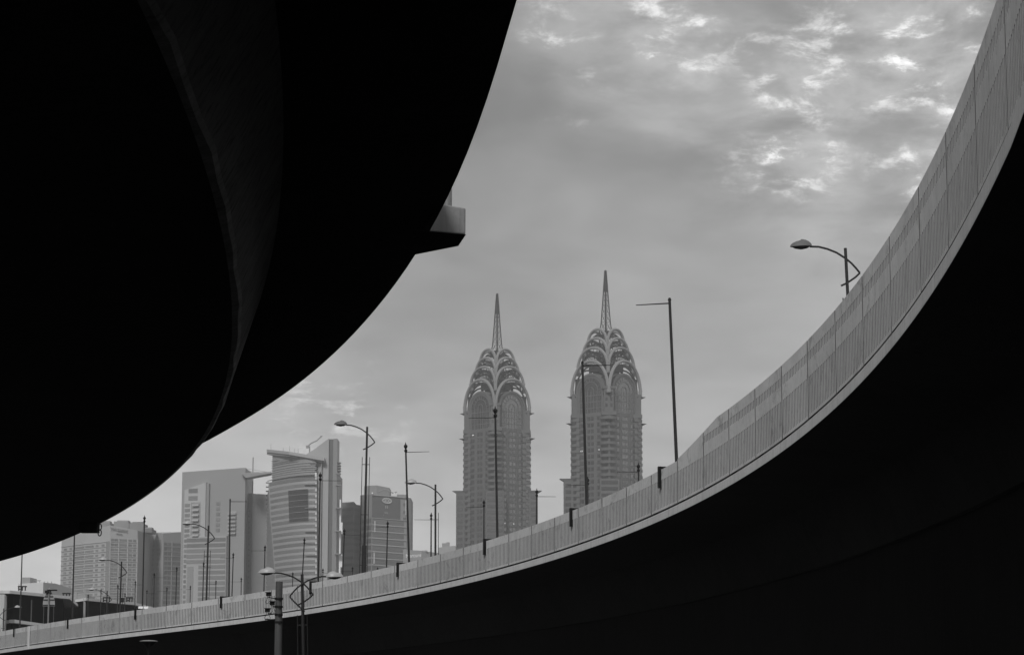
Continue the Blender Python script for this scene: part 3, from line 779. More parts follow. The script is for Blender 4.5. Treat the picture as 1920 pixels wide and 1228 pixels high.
    # fan trusses inside the second tier
    mb = MB(); S_ = 13.9 - 1.0; z0 = lz(715); z1 = lz(693)
    for a in dirs:
        P = lambda x, z: rotv(a, x, S_) + (z,)
        mb.tube([P(-S_ + 1.5, z0), P(S_ - 1.5, z0)], .3, 4)
        for x in np.linspace(-9.5, 9.5, 7):
            zt_ = z0 + (z1 - z0) * math.sqrt(max(.02, 1 - (x / 12.4) ** 2)); mb.tube([P(x * .15, z0), P(x, zt_)], .14, 4)
            mb.tube([P(x, z0), P(x, zt_)], .16, 4)
        for k3 in (.45, .75): mb.tube([P(-12.0 * k3 * math.cos(t), z0 + (z1 - z0) * k3 * math.sin(t)) for t in np.linspace(0, math.pi, 11)], .2, 4)
        P2 = lambda x, z: rotv(a, x, 6.5) + (z,)
        for x in np.linspace(-6, 6, 7): mb.tube([P2(x, z0), P2(x * 1.3, z0 + 6)], .16, 4); mb.tube([P2(x, z0), P2(-x, z0 + 8)], .2, 4)
    mb.build('fan_truss', M_LACE, T, world=W)
    mb = MB()
    for zc2, hw in ((lz(700), 9.5), (lz(684), 7.6), (lz(668), 6.2)):
        for a in dirs:
            P = lambda x, y: rotv(a, x, y) + (zc2,)
            mb.tube([P(-hw, hw), P(hw, hw)], .25, 4)
            for x in (-hw, -hw / 2, 0, hw / 2): mb.tube([P(x, hw), P(x * .4, 3)], .16, 4)
    mb.build('crown_braces', M_CORE, T, world=W)
    # flat crown block under the lowest spire cup
    mb = MB(); mb.lathe([(1.0, -4), (3.2, -1.2), (3.6, 0)], (0, 0, lz(658)), 4); mb.build('spire_cup', M_LACE, T, world=W)
    # a few lit windows
    for a, x, kz in lit_spots[label]:
        mb = MB(); z = zrow - kz * fl; fbox(a, x - .45, x + .45, S1 + .1, S1 + .16, z - 2.5, z - 1.6, mb); mb.build('lit_window', M_LIT, T, world=W)
    return T
ml = bpy.data.materials.new('lit_window'); ml.use_nodes = True; b_ = ml.node_tree.nodes['Principled BSDF']
b_.inputs['Base Color'].default_value = (.5, .5, .5, 1); b_.inputs['Emission Color'].default_value = (1, 1, 1, 1); b_.inputs['Emission Strength'].default_value = .3; M_LIT = ml
LA, LB = 'left twin tower, granite shaft under a crown of open arches and lattice spire', 'right twin tower, the taller looking one, with crown of open arches and lattice spire'
lit_spots = {LA: [(180, -10.4, 0), (180, -8, 0), (180, -7, 0), (270, -7.2, 15), (270, -8.8, 15), (270, 1.2, 15)], LB: [(180, -8.8, 5), (180, 7.6, 5), (180, -7.4, 5)]}
twin(LA, 932, 1730., R(-3), (270,))
twin(LB, 1137, 1633., R(2), (270,))

# ------------------------------------------------------------ hotel block far left
def px_pts(L_, py=1000): return [(bx(p, Y, py), Y) for p, Y in L_]
def facade_rows(ws, P0, P1, y0, y1, dy, Yd, cols, dz, h0=.22, h1=.78, skip=None):
    e, n, l = frame(P0, P1); z = zt(y0, Yd); dzz = dy * Yd / 4560.; k = 0
    zend = zt(y1, Yd)
    while z > zend:
        for ci, (u0, u1) in enumerate(cols):
            if skip and skip(k, ci): continue
            mb = MB(); plate(mb, P0, e, n, u0 * l, u1 * l, z - dzz * h1, z - dzz * h0, -.05, dz); ws.add(mb)
        z -= dzz; k += 1
H = thing('hotel_block', 'pale hotel block with a faint rooftop name, behind the far left end of the ramp', 'building', (bx(200, 1600), 1600, 0))
A = px_pts([(116, 1660), (160, 1627), (199.5, 1604), (206.5, 1600), (258, 1612)])
bk = [(A[-1][0] + 5, 1680), (A[0][0] + 25, 1720)]
mb = MB(); mb.prism(A + bk, 0, [zt(1000, 1660), zt(990, 1627), zt(986, 1604), zt(984.5, 1600), zt(994, 1612), zt(994, 1612), zt(994, 1660)])
for i in range(4):                       # slab edges
    e, n, l = frame(A[i], A[i + 1]); z = zt(1014, 1600)
    if i == 2: continue
    while z > 60: plate(mb, A[i], e, n, 0, l, z - .45, z, 0, .35); z -= 3.23
e, n, l = frame(A[3], A[4])
for u in (0.0, .31, .64, .985): plate(mb, A[3], e, n, u * l, u * l + .5, 60, zt(1008, 1600), 0, .45)
hw_ = mb.build('wall', M_PALE, H)
mb = MB(); e, n, l = frame(A[2], A[3]); plate(mb, A[2], e, n, .1, l - .1, 60, zt(1014, 1600), -.1, .12); mb.build('corner_glazing', M_DARKC, H)
ws = Wins(H, M_GLASS)
for r in range(17):
    z = zt(1008, 1600) - r * 3.23
    e, n, l = frame(A[3], A[4])
    for u0, u1 in ((.05, .15), (.17, .29), (.36, .61), (.68, .80), (.84, .95)):
        m2 = MB(); plate(m2, A[3], e, n, u0 * l, u1 * l, z - 2.4, z - .5, -.05, .18); ws.add(m2)
    e, n, l = frame(A[1], A[2])
    if r > 0:
        for u0, u1 in ((.02, .42), (.52, .64), (.80, .93)):
            m2 = MB(); plate(m2, A[1], e, n, u0 * l, u1 * l, z - 2.3 , z - .6, -.05, .18); ws.add(m2)
        e, n, l = frame(A[0], A[1])
        for u0, u1 in ((.12, .24), (.36, .46), (.58, .98)):
            m2 = MB(); plate(m2, A[0], e, n, u0 * l, u1 * l, z - 2.3, z - .6, -.05, .18); ws.add(m2)
ws.flush()
for (a, b, y0, y1) in ((190, 211, 981, 990), (220, 246, 980, 992), (249, 273, 983, 996), (273, 289, 993, 1000)):
    mb = MB(); x0, x1 = bx(a, 1640, y1), bx(b, 1640, y1); mb.prism([(x0, 1625), (x1, 1630), (x1, 1650), (x0, 1650)], zt(1000, 1640), zt(y0, 1640)); mb.box(((x0+x1)/2, 1637, zt(y0, 1640) + .6), ((x1-x0)*.8, 10, 1.2)); mb.build('roof_plant', M_MID, H)
def text_mesh(s, size, m, parent, P, e, name='lettering', ext=.12, xs=1.):
    cu = bpy.data.curves.new(name, 'FONT'); cu.body = s; cu.size = size; cu.extrude = ext; cu.resolution_u = 3
    to = bpy.data.objects.new(name, cu); C.objects.link(to); bpy.context.view_layer.update()
    me = bpy.data.meshes.new_from_object(to.evaluated_get(bpy.context.evaluated_depsgraph_get())); bpy.data.objects.remove(to)
    mb = MB(); ox = P
    for v in me.vertices: mb.v.append((ox[0] + e[0] * v.co.x * xs + e[1] * v.co.z, ox[1] + e[1] * v.co.x * xs - e[0] * v.co.z, ox[2] + v.co.y + (e[2] if len(e) > 2 else 0) * v.co.x * xs))
    mb.f = [tuple(p.vertices) for p in me.polygons]
    return mb.build(name, m, parent)
e, n, l = frame(A[3], A[4])
text_mesh('TWO SEASONS', 2.6, M_DARKC, H, (A[3][0] + n[0]*.3, A[3][1] + n[1]*.3, zt(993.5, 1600)), (e[0], e[1], -.10), xs=.72)
text_mesh('HOTEL', 1.5, M_DARKC, H, (A[3][0] + e[0]*4.4 + n[0]*.3, A[3][1] + e[1]*4.4 + n[1]*.3, zt(1001, 1600)), (e[0], e[1], -.10))
# annexe: shaded recess and lit wing
Q = thing('annexe_block', 'lower hotel annexe, half in shade, between hotel and slant-topped tower', 'building', (bx(300, 1650), 1650, 0))
B = px_pts([(256, 1625), (281, 1665), (306, 1640), (340, 1652)])
mb = MB(); mb.prism(B + [(B[3][0], 1720), (B[0][0], 1720)], 0, [zt(993, 1625), zt(998, 1665), zt(1000, 1640), zt(997, 1652), zt(998, 1652), zt(998, 1665)])
e, n, l = frame(B[2], B[3]); z = zt(1023, 1640)
while z > 60: plate(mb, B[2], e, n, 0, l, z - .5, z, 0, .35); z -= 3.3
plate(mb, B[2], e, n, l * .48, l * .51, 60, zt(1014, 1640), 0, .4); plate(mb, B[2], e, n, 0, l * .04, 60, zt(1014, 1640), 0, .4)
mb.build('wall', M_PALE2, Q)
mb = MB(); e, n, l = frame(B[0], B[1]); plate(mb, B[0], e, n, 0, l, 60, zt(1015, 1640), -.1, .1); e, n, l = frame(B[1], B[2]); plate(mb, B[1], e, n, 0, l * .9, 60, zt(1012, 1650), -.1, .1); mb.build('shaded_cladding', M_DARKC, Q)  # darker colour on the recess faces paints their shade
ws = Wins(Q, M_GLASS)
for r in range(15):
    z = zt(1015, 1640) - r * 3.3; e, n, l = frame(B[2], B[3])
    for u0, u1 in ((.08, .24), (.27, .46), (.54, .96)):
        m2 = MB(); plate(m2, B[2], e, n, u0*l, u1*l, z - 2.5, z - .5, -.05, .15); ws.add(m2)
ws.flush()
ws = Wins(Q, M_DGLASS, 'shaded_window')  # darker glass copy, shade of the recess put into its colour
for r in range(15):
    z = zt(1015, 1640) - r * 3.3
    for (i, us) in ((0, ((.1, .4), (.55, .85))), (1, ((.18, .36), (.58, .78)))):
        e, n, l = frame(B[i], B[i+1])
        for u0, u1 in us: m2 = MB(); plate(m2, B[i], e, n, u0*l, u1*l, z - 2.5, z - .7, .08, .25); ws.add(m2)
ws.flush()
# slant-topped tower
V = thing('slant_tower', 'grey tower with a gently slanted flat top and a raised pale window bay', 'building', (bx(400, 1600), 1600, 0))
y0 = 1600
Cc = [(bx(341.5, 1618, 900), 1618), (bx(460, y0, 900), y0)]
mb = MB(); mb.prism(Cc + [(Cc[1][0], 1650), (Cc[0][0], 1665)], 0, [zt(885, 1618), zt(876.5, y0), zt(876.5, y0), zt(885, 1618)])
mb.build('wall', M_MID, V)
e, n, l = frame(*Cc); dv = 1610 / 4560.
def U_(px): return (px - 341.5) / 118.5 * l
def pl2(mb, a, b, ya, yb, d0, d1): plate(mb, Cc[0], e, n, U_(a), U_(b), zt(yb, 1600), zt(ya, 1600), d0, d1)
mb = MB()
q = [(U_(350), zt(1140, 1600)), (U_(390), zt(1140, 1600)), (U_(390), zt(902, 1600)), (U_(350), zt(915, 1600))]
b = len(mb.v)
for d in (0, 2.6):
    for u, z in q: mb.v.append((Cc[0][0] + e[0]*u + n[0]*d, Cc[0][1] + e[1]*u + n[1]*d, z))
mb.f += [(b+4, b+5, b+6, b+7), (b+1, b+2, b+6, b+5), (b, b+4, b+7, b+3), (b+3, b+7, b+6, b+2)]
bay = mb.build('raised_bay', M_PALE, V)
mb = MB(); pl2(mb, 390.2, 395, 904, 1003, 0, 1.8); mb.build('bay_shadow_side', M_DARKC, V)  # dark strip paints the shade on the bay's side
mb = MB(); pl2(mb, 363, 381, 939, 1002, 2.55, 2.7); rc = mb.build('recess', M_DARKC, bay)
mb = MB()
y = 943
while y < 1002: pl2(mb, 367, 379, y, y + 3.2, 2.7, 4.2); y += 9.5
mb.build('balcony', M_PALE, rc)
ws = Wins(V, M_GLASS)
for y in (913, 927):
    m2 = MB(); pl2(m2, 358, 375, y, y + 8, 2.55, 2.8); ws.add(m2)
y = 941
while y < 1125: m2 = MB(); pl2(m2, 351.5, 361, y, y + 6, 2.55, 2.8); ws.add(m2); y += 9.6
y = 939
while y < 998: m2 = MB(); pl2(m2, 407, 414, y, y + 6, -.05, .3); ws.add(m2); y += 10
y = 957
ws.flush()
mb = MB()
while y < 998: pl2(mb, 430, 445, y + 4, y + 7, 0, 1.6); pl2(mb, 431, 444, y, y + 3.5, 0, .2); y += 7.3
mb.build('balconies', M_PALE2, V)
mb = MB(); pl2(mb, 357, 431, 1004, 1140, 0, 3.2); low = mb.build('office_front', M_PALE2, V)
y = 1007; k = 0
while y < 1135:
    m2 = MB(); pl2(m2, 357.5 if y < 1056 else 380, 430, y + (0), y + 7, 3.15, 3.35); m2.build('window_band', M_GLASS, low); y += 10.2
mb = MB(); pl2(mb, 359, 371, 1060, 1140, 3.15, 3.3); mb.build('stair_panel', M_DARKC, low)
# narrow slab with mast, and the canopy
Nn = thing('narrow_slab', 'plain narrow grey slab with a roof mast, between the two large towers', 'building', (bx(480, 1620), 1620, 0))
a0, a1, a2 = bx(458, 1620, 950), bx(474, 1615, 950), bx(508, 1625, 950)
mb = MB(); mb.prism([(a0, 1620), (a1, 1615), (a1, 1650), (a0, 1650)], 0, zt(924, 1615)); mb.build('wall', M_MID, Nn)
mb = MB(); mb.prism([(a1 + .02, 1614), (a2, 1625), (a2, 1650), (a1 + .02, 1650)], 0, [zt(925, 1614), zt(927, 1625), zt(927, 1625), zt(925, 1614)]); mb.build('side_wall', M_PALE2, Nn)
mb = MB(); mb.box((a1, 1613.6, (zt(925, 1615) + 20) / 2), (.5, .5, zt(925, 1615) - 20)); mb.tube([(bx(473.5, 1613, 900), 1613.5, zt(930, 1613)), (bx(474.5, 1613, 860), 1613.5, zt(857, 1613))], .42, 6); mb.build('mast', M_DARKC, Nn)
ws = Wins(Nn, M_DGLASS); y = 958
while y < 1110:
    m2 = MB(); m2.box((bx(467, 1617, y), 1617.1, zt(y, 1617)), (.9, 1.2, 1.2)); ws.add(m2); y += 10.3
ws.flush()
mb = MB(); mb.prism([(a0, 1619.6), (bx(462, 1619, 950), 1619.4), (bx(462, 1619, 950), 1619.8), (a0, 1620)], 0, zt(926, 1619)); mb.build('edge_strip', M_DARKC, Nn)
# curved tower with fin
G = thing('curved_tower', 'curved banded glass tower with a slanted white-edged fin and overhanging roof', 'building', (bx(560, 1550), 1550, 0))
Df = 1530.
def cxl(py): return float(np.interp(py, [880, 895, 950, 1000, 1060, 1140], [503, 503.5, 506, 510, 514.5, 519]))
def CF(u, z_py, d=0., yb=None):         # u 0..1 across the curved front, z given as pixel row
    xl = cxl(z_py); px = xl + (594 - xl) * u
    Y = Df + 46 * (1 - u) ** 1.9 - d; x = at(px, z_py, Y)[0]; return (x, Y)
def cband(mb, u0, u1, ya, yb, d0, d1, Yz=Df, n=14):
    za, zb_ = zt(ya, Yz), zt(yb, Yz); us = np.linspace(u0, u1, n + 1); b = len(mb.v)
    for u in us:
        for (py, z) in ((ya, za), (yb, zb_)):
            for d in (d0, d1): p = CF(u, py, d); mb.v.append((p[0], p[1], z))
    for i in range(n):
        c = b + i*4; q = c + 4
        mb.f += [(c+1, q+1, q+3, c+3), (c, q, q+1, c+1), (c+2, c+3, q+3, q+2), (c, c+2, q+2, q)]
    mb.f += [(b, b+1, b+3, b+2), (b+4*n, b+4*n+2, b+4*n+3, b+4*n+1)]
mb = MB()
for ya, yb in zip(np.linspace(893, 1160, 12)[:-1], np.linspace(893, 1160, 12)[1:]): cband(mb, 0, 1, ya, yb, -12, 0)
mb.build('curved_front', M_PALE2, G)
y = 893; k = 0
while y < 1140:
    m2 = MB(); cband(m2, .02, .965, y + 1.5, y + 7.5, 0, .25); m2.build('window_band', M_GLASS, G)
    y += 11.05; k += 1
mb = MB()
cband(mb, -.02, 1.03, 889, 890.2, 0, 2.0)
for y in (907.5, 951.7, 995.9, 1040, 1084.2): cband(mb, .74, 1.04, y, y + .8, 0, 1.8)
mb.build('sun_shelf', M_MID, G)
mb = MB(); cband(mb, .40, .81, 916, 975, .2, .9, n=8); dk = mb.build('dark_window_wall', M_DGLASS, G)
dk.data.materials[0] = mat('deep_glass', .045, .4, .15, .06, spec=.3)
mb = MB()
for y in range(925, 975, 11): cband(mb, .40, .81, y, y + .8, .95, 1.2, n=8)
mb.build('mullion_lines', M_DARKC, dk)
mb = MB()
y = 893
while y < 1140:
    cband(mb, .965, 1.0, y + 1, y + 6, .25, .6, n=1); y += 11.05
mb.build('corner_checks', M_WHITE, G)
# crown above the shelf
mb = MB()
us = np.linspace(.08, 1.04, 13); b = 0
for u in us:
    p_ = CF(u, 885, 0); q_ = CF(u, 885, -10); zt1 = zt(848 + 15.5 * (u - .08), p_[1]); zb1 = zt(893, Df) - .5
    mb.v += [(p_[0], p_[1], zb1), (p_[0], p_[1], zt1), (q_[0], q_[1], zt1), (q_[0], q_[1], zb1)]
for i in range(12):
    c_ = i * 4; q_ = c_ + 4
    for j in range(4): mb.f.append((c_ + j, c_ + (j + 1) % 4, q_ + (j + 1) % 4, q_ + j))
mb.f += [(0, 3, 2, 1), (48, 49, 50, 51)]
mb.build('crown_wall', M_MID, G)
mb = MB()
for y in (866, 871, 875, 879, 883):
    mb = MB(); cband(mb, .06, 1.06, y, y + 1.0, .02, .55); mb.build('crown_fin', M_PALE2, G)
for k_ in range(3):
    mb = MB(); cband(mb, .06, .62 - k_ * .2, 861.5 - k_ * 4.2, 862.5 - k_ * 4.2, .02, .55); mb.build('crown_fin', M_PALE2, G)
mb = MB(); cband(mb, .12, .50, 856.5, 861, .02, .3); cband(mb, .86, 1.02, 867, 870, .02, .3); cband(mb, .68, 1.0, 876, 879, .02, .4); mb.build('crown_glazing', M_DGLASS, G)
p0, p1, p2 = at(500, 842, Df + 44), at(602, 862, Df - 6), at(560, 850, Df + 10)
mb = MB(); zA, zB = p0[2], p1[2]
rf = [(p0[0], p0[1]), (p2[0] - 6, Df + 8), (p1[0] + 2, Df - 6), (p1[0] + 2, Df + 24), (p0[0] + 5, Df + 56)]
mb.prism(rf, [zA - 1.9, zt(852, Df + 8), zB - .6, zB - .6, zA - 1.9], [zA, zt(850.5, Df + 8) + 1.4, zB + 1.6, zB + 1.6, zA]); mb.build('roof', M_PALE2, G)
mb = MB(); mb.prism([(a_, b_ + 1.5) for a_, b_ in rf], [zA - 3.4, zt(855, Df + 8), zB - 1.6, zB - 1.6, zA - 3.4], [zA - 1.92, zt(852, Df + 8) - .02, zB - .62, zB - .62, zA - 1.92]); mb.build('roof_soffit', M_MID, G)
mb = MB()
for px, py, h in ((508, 839, 3), (531, 842, 1.5), (543, 843, 3.2), (552, 845, 2), (559, 845, 2.2)):
    q = at(px, py + 5, Df + 26); mb.tube([q, (q[0], q[1], q[2] + h + 1.0)], .16, 4)
mb.build('antenna', M_DARKC, G)
# dark flank on the left
mb = MB()
for ya, yb in zip(np.linspace(905, 1160, 9)[:-1], np.linspace(905, 1160, 9)[1:]):
    a_, b_ = CF(0, ya), CF(0, yb); l0 = (at(501.5 - (ya - 905) * .012, ya, Df + 90)[0], Df + 90)
    l1 = (at(501.5 - (yb - 905) * .012, yb, Df + 90)[0], Df + 90)
    za, zb_ = zt(ya, Df), zt(yb, Df)
    mb.poly([(l1[0], l1[1], zb_), (b_[0], b_[1] + .05, zb_), (a_[0], a_[1] + .05, za), (l0[0], l0[1], za)])
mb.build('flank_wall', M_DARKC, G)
mb = MB()
for y in range(905, 1100, 8): q = at(502, y, Df + 88); mb.box((q[0] - .1, q[1] - 1, q[2]), (1.8, 3, .7))
mb.build('flank_balconies', M_DARKC, G)
# the fin
f0, f1, f2, f3 = bx(594, Df + 4, 900), bx(616, Df - 2, 900), bx(624, Df - 2, 900), bx(632, Df + 2, 900)
mb = MB(); xa = at(571, 851, Df + 12)[0]
mb.prism([(f0, Df + 3), (f1, Df - 2), (f1, Df + 20), (f0, Df + 20)], 0, [zt(837, Df), zt(822, Df), zt(822, Df), zt(837, Df)])
mb.prism([(xa, Df + 12), (f0 - .02, Df + 8), (f0 - .02, Df + 20), (xa, Df + 24)], zt(880, Df), [zt(850, Df), zt(835.5, Df), zt(835.5, Df), zt(850, Df)])
mb.prism([(f2, Df - 2), (f3, Df + 1), (f3, Df + 20), (f2, Df + 20)], 0, [zt(823, Df), zt(822, Df), zt(822, Df), zt(823, Df)])
mb.prism([(bx(602, Df, 900), Df - 1.6), (bx(603, Df, 900), Df - 1.6), (bx(603, Df, 900), Df + 5), (bx(602, Df, 900), Df + 5)], 0, zt(870, Df))
fin = mb.build('fin', M_PALE2, G)
mb = MB(); mb.prism([(f1 + .02, Df - .8), (f2 - .02, Df - .8), (f2 - .02, Df + 18), (f1 + .02, Df + 18)], 0, zt(823.5, Df)); mb.build('dark_slot', M_DGLASS, fin)
mb = MB(); g0, g1 = bx(632.2, Df + 4, 950), bx(637, Df + 8, 950)
mb.prism([(g0, Df + 4), (g1, Df + 8), (g1, Df + 30), (g0, Df + 30)], 0, zt(890, Df)); mb.prism([(g0 - 1, Df + 4), (g1 - .6, Df + 8), (g1 - .6, Df + 20), (g0 - 1, Df + 20)], zt(889, Df), zt(866, Df)); mb.build('rear_wing', M_MID, G)
mb = MB()
for y in (866, 871, 876, 881): mb.box((bx(634.5, Df, y), Df + 6, zt(y, Df)), (2.2, 8, .5))
for y in (888, 909, 952, 995, 1038, 1080): mb.box((bx(632.5, Df, y), Df + 2, zt(y, Df)), (4.2, 4, .6))
mb.build('side_shelf', M_DARKC, G)
mb = MB(); xe = bx(638, Df + 5, 1000)
for (a, b, ww) in ((935, 978, .9), (978, 1000, 2.0), (1000, 1038, .9), (1038, 1062, 2.0), (1062, 1130, 1.0)): mb.box((xe + ww / 2 - .6, Df + 5, (zt(a, Df) + zt(b, Df)) / 2), (ww, 1.2, zt(a, Df) - zt(b, Df)))
wh = mb.build('white_edge', M_LETTER, fin)
# canopy between the towers
kn = thing('wedge_canopy', 'pale wedge shaped canopy reaching from the slant-topped tower to the curved tower', 'canopy', (bx(480, 1590), 1590, 0))
mb = MB(); c1, c2, c3, c4 = at(452, 887, 1596), at(461, 895.5, 1596), at(508, 884, 1592), at(508, 887, 1592)
b = len(mb.v)
for dy_ in (0, 14):
    for q in (c1, c2, c4, c3): mb.v.append((q[0], q[1] + dy_, q[2]))
mb.f += [(0, 1, 2, 3), (7, 6, 5, 4), (0, 4, 5, 1), (1, 5, 6, 2), (2, 6, 7, 3), (3, 7, 4, 0)]
mb.build('wedge', M_PALE2, kn)
mb = MB()
for (a, b) in (((461, 878), (500, 884.5)), ((463, 884), (486, 884.8)), ((461, 879), (473, 885))): mb.tube([at(*a, 1597), at(*b, 1597)], .16, 4)
mb.build('stay_cable', M_DARKC, kn)
# roof crane on the curved tower
rcn = thing('roof_crane', 'small jib crane standing on the roof beside the slanted fin', 'crane', at(580.5, 842, Df + 16))
mb = MB(); mb.tube([at(580.5, 853, Df + 16), at(580.5, 836, Df + 16)], .45, 6); mb.build('post', M_DARKC, rcn)
mb = MB(); mb.tube([at(577, 836.5, Df + 16), at(583, 831, Df + 16), at(594, 826, Df + 16), at(603, 817.5, Df + 16)], .42, 6); mb.box(at(576.5, 837.5, Df + 16), (1.8, 1.4, 1.8)); mb.tube([at(600, 817, Df+16), at(605, 817.5, Df+16)], .2, 5); mb.build('jib', M_DARKC, rcn)
# logo office block and its lower neighbour
K = thing('dark_office_block', 'lower dark glass office block right of the white-edged fin', 'building', (bx(655, 1580), 1580, 0))
mb = MB(); k0, k1, k2 = bx(637.5, 1590, 1000), bx(663, 1578, 1000), bx(682, 1590, 1000)
mb.prism([(k0, 1590), (k1, 1578), (k1, 1620), (k0, 1620)], 0, [zt(942, 1590), zt(940.5, 1578)] * 2); mb.prism([(k1 + .02, 1578.5), (k2, 1592), (k2, 1620), (k1 + .02, 1620)], 0, [zt(945, 1578), zt(948, 1592), zt(948, 1592), zt(945, 1578)])
mb.build('wall', M_MID, K)
e, n, l = frame((k0, 1590), (k1, 1578)); e2, n2, l2 = frame((k1, 1578.5), (k2, 1592)); y = 952
mb = MB()
while y < 1100: 
    m2 = MB(); plate(m2, (k0, 1590), e, n, .5, l, zt(y + 5.5, 1584), zt(y, 1584), -.05, .2); m2.build('window_band', M_GLASS, K)
    m2 = MB(); plate(m2, (k1, 1578.5), e2, n2, .5, l2, zt(y + 6.5, 1584), zt(y + 1, 1584), -.05, .2); m2.build('window_band', M_GLASS, K); y += 13
mb = MB()
y = 1012
while y < 1100:
    for sgn in (1, -1): plate(mb, (k1, 1578.5), e2, n2, l2 * (.1 if sgn > 0 else .7), l2 * .1 + .4 if sgn > 0 else l2 * .7 + .4, zt(y + 22, 1584), zt(y, 1584), .2, .3, sl=0)
    a_ = (k1 + e2[0] * l2 * .1, 1578.2 + e2[1] * l2 * .1); b_ = (k1 + e2[0] * l2 * .7, 1578.2 + e2[1] * l2 * .7)
    mb.tube([(a_[0], a_[1] - .3, zt(y, 1584)), (b_[0], b_[1] - .3, zt(y + 22, 1584))], .15, 4); mb.tube([(b_[0], b_[1] - .3, zt(y, 1584)), (a_[0], a_[1] - .3, zt(y + 22, 1584))], .15, 4); y += 24
mb.build('cross_bracing', M_MID, K)
O = thing('logo_office_block', 'grey office block with a pale oval emblem on a dark top panel', 'building', (bx(720, 1560), 1560, 0))
o0, o1, o2, o3 = (bx(675, 1582, 1000), 1582), (bx(697, 1560, 1000), 1560), (bx(762, 1572, 1000), 1572), (bx(770, 1576, 1000), 1576)
mb = MB(); mb.prism([o0, o1, o2, o3, (o3[0], 1610), (o0[0], 1610)], 0, [zt(928, 1582), zt(926.5, 1560), zt(932, 1572), zt(933.5, 1576), zt(933.5, 1576), zt(928, 1582)])
mb.build('wall', M_MID, O)
e, n, l = frame(o1, o2)
def sl_(px): return (px - 697) / 65 * l
SLP = -(zt(926.5, 1560) - zt(932, 1572)) / l
def pe(mb, a, b, ya, yb, d0, d1): plate(mb, o1, e, n, sl_(a), sl_(b), zt(yb, 1560), zt(ya, 1560), d0, d1, sl=SLP)
mb = MB(); pe(mb, 697.2, 749.5, 928.5, 969, 0, .35); pan = mb.build('emblem_panel', mat('emblem_panel', .12, .5, .06, .05), O)
def PE(px, py, d): u = sl_(px); return (o1[0] + e[0]*u + n[0]*d, o1[1] + e[1]*u + n[1]*d, zt(py, 1560) + SLP * u)
mb = MB(); mb.tube([PE(724.5 + 8.4*math.cos(t), 936.5 + 4.6*math.sin(t), .5) for t in np.linspace(0, 2*math.pi, 25)], .38, 5, cap=False)
for px, w_ in ((720.5, 1.6), (724.5, 1.9), (728.7, 1.6)): mb.tube([PE(px + w_*math.cos(t), 936.5 + 2.8*math.sin(t), .5) for t in np.linspace(0, 2*math.pi, 13)], .27, 5, cap=False)
mb.build('emblem', M_PALE, pan)
mb = MB()
for px, ya, yb in ((722, 946, 951), (725, 946, 950.5), (721, 957, 960.5), (724.5, 957, 961), (718, 963.2, 963.9)):
    mb.tube([PE(px, ya, .45), PE(px + .3, yb, .45)], .22, 4)
mb.build('emblem_script', M_PALE, pan)
mb = MB(); y = 970
while y < 1100: mb = MB(); pe(mb, 697, 762, y, y + 1.1, 0, .5); mb.build('floor_line', M_PALE2, O); y += 12.6
mb = MB(); pe(mb, 697, 762, 926.6, 928.2, 0, .8); mb.build('cornice', M_PALE2, O)
y = 973; ws = Wins(O, M_DGLASS, 'window_band')
while y < 1095:
    m2 = MB(); pe(m2, 698, 757, y, y + 7.5, 0, .2); ws.add(m2); m2 = MB(); e2, n2, l2 = frame(o0, o1); plate(m2, o0, e2, n2, 1, l2 - .5, zt(y + 7.5, 1570), zt(y, 1570), 0, .2); ws.add(m2); y += 12.6
for y in (938, 952, 965): m2 = MB(); pe(m2, 756, 760.5, y, y + 5, 0, .3); ws.add(m2)
ws.flush()
mb = MB(); pe(mb, 701.5, 703, 976, 997, .2, .6); pe(mb, 700.5, 702, 1035, 1056, .2, .6); pe(mb, 759.5, 761, 932, 960, .1, .4); mb.build('light_strip', M_WHITE, O)
mb = MB(); x0, x1 = bx(684, 1585, 920), bx(731, 1585, 920); mb.prism([(x0, 1578), ((x0+x1)/2, 1575), (x1, 1580), (x1, 1600), (x0, 1600)], zt(935, 1585), [zt(912.5, 1585), zt(912, 1585), zt(915.5, 1585), zt(915.5, 1585), zt(912.5, 1585)])
x2, x3 = bx(745, 1590, 920), bx(762, 1590, 920); mb.prism([(x2, 1585), (x3, 1587), (x3, 1600), (x2, 1600)], zt(935, 1585), zt(926.5, 1585)); mb.build('roof_plant', M_DARKC, O)
mb = MB(); mb.tube([at(710, 922, 1572), at(722, 917, 1572), at(737, 924, 1572), at(744, 922, 1572)], .35, 5); mb.tube([at(716, 930, 1572), at(712, 918, 1572)], .2, 4); mb.build('roof_davit', M_DARKC, O)
mb = MB()
for px, py in ((677, 926.5), (698, 924), (739, 924.5), (768, 932)): mb.box(at(px, py, 1558), (.7, .7, .7))
mb.build('roof_lamp', M_LIT, O)
# hotel sign building and tiny block
Mm = thing('low_hotel', 'low grey hotel roof with white illuminated name just above the parapet', 'building', (bx(790, 1400), 1400, 0))
m0, m1, m2_ = (bx(756, 1408, 1040), 1408), (bx(790, 1400, 1040), 1400), (bx(824, 1408, 1040), 1408)
mb = MB(); mb.prism([m0, m1, m2_, (m2_[0], 1440), (m0[0], 1440)], 0, [zt(1030, 1408), zt(1032, 1400), zt(1036.5, 1408), zt(1036.5, 1408), zt(1030, 1408)])
for px in (793, 797, 800): mb.box(at(px, 1033, 1402), (.8, .8, 1.0))
mb.build('wall', M_MID, Mm)
text_mesh('Mercure', 3.1, M_LETTER, Mm, at(760.8, 1045.3, 1393), (1, 0, .075), xs=.84, name='name_lettering')
mb = MB(); q = at(787, 1044, 1396); mb.box((q[0] - 4, 1397, q[2] - 1.5), (10.5, .4, .5)); mb.build('letter_rail', M_DARKC, Mm)
Tt = thing('small_pale_block', 'small pale block with a rooftop box left of the left twin tower', 'building', (bx(838, 1500), 1500, 0))
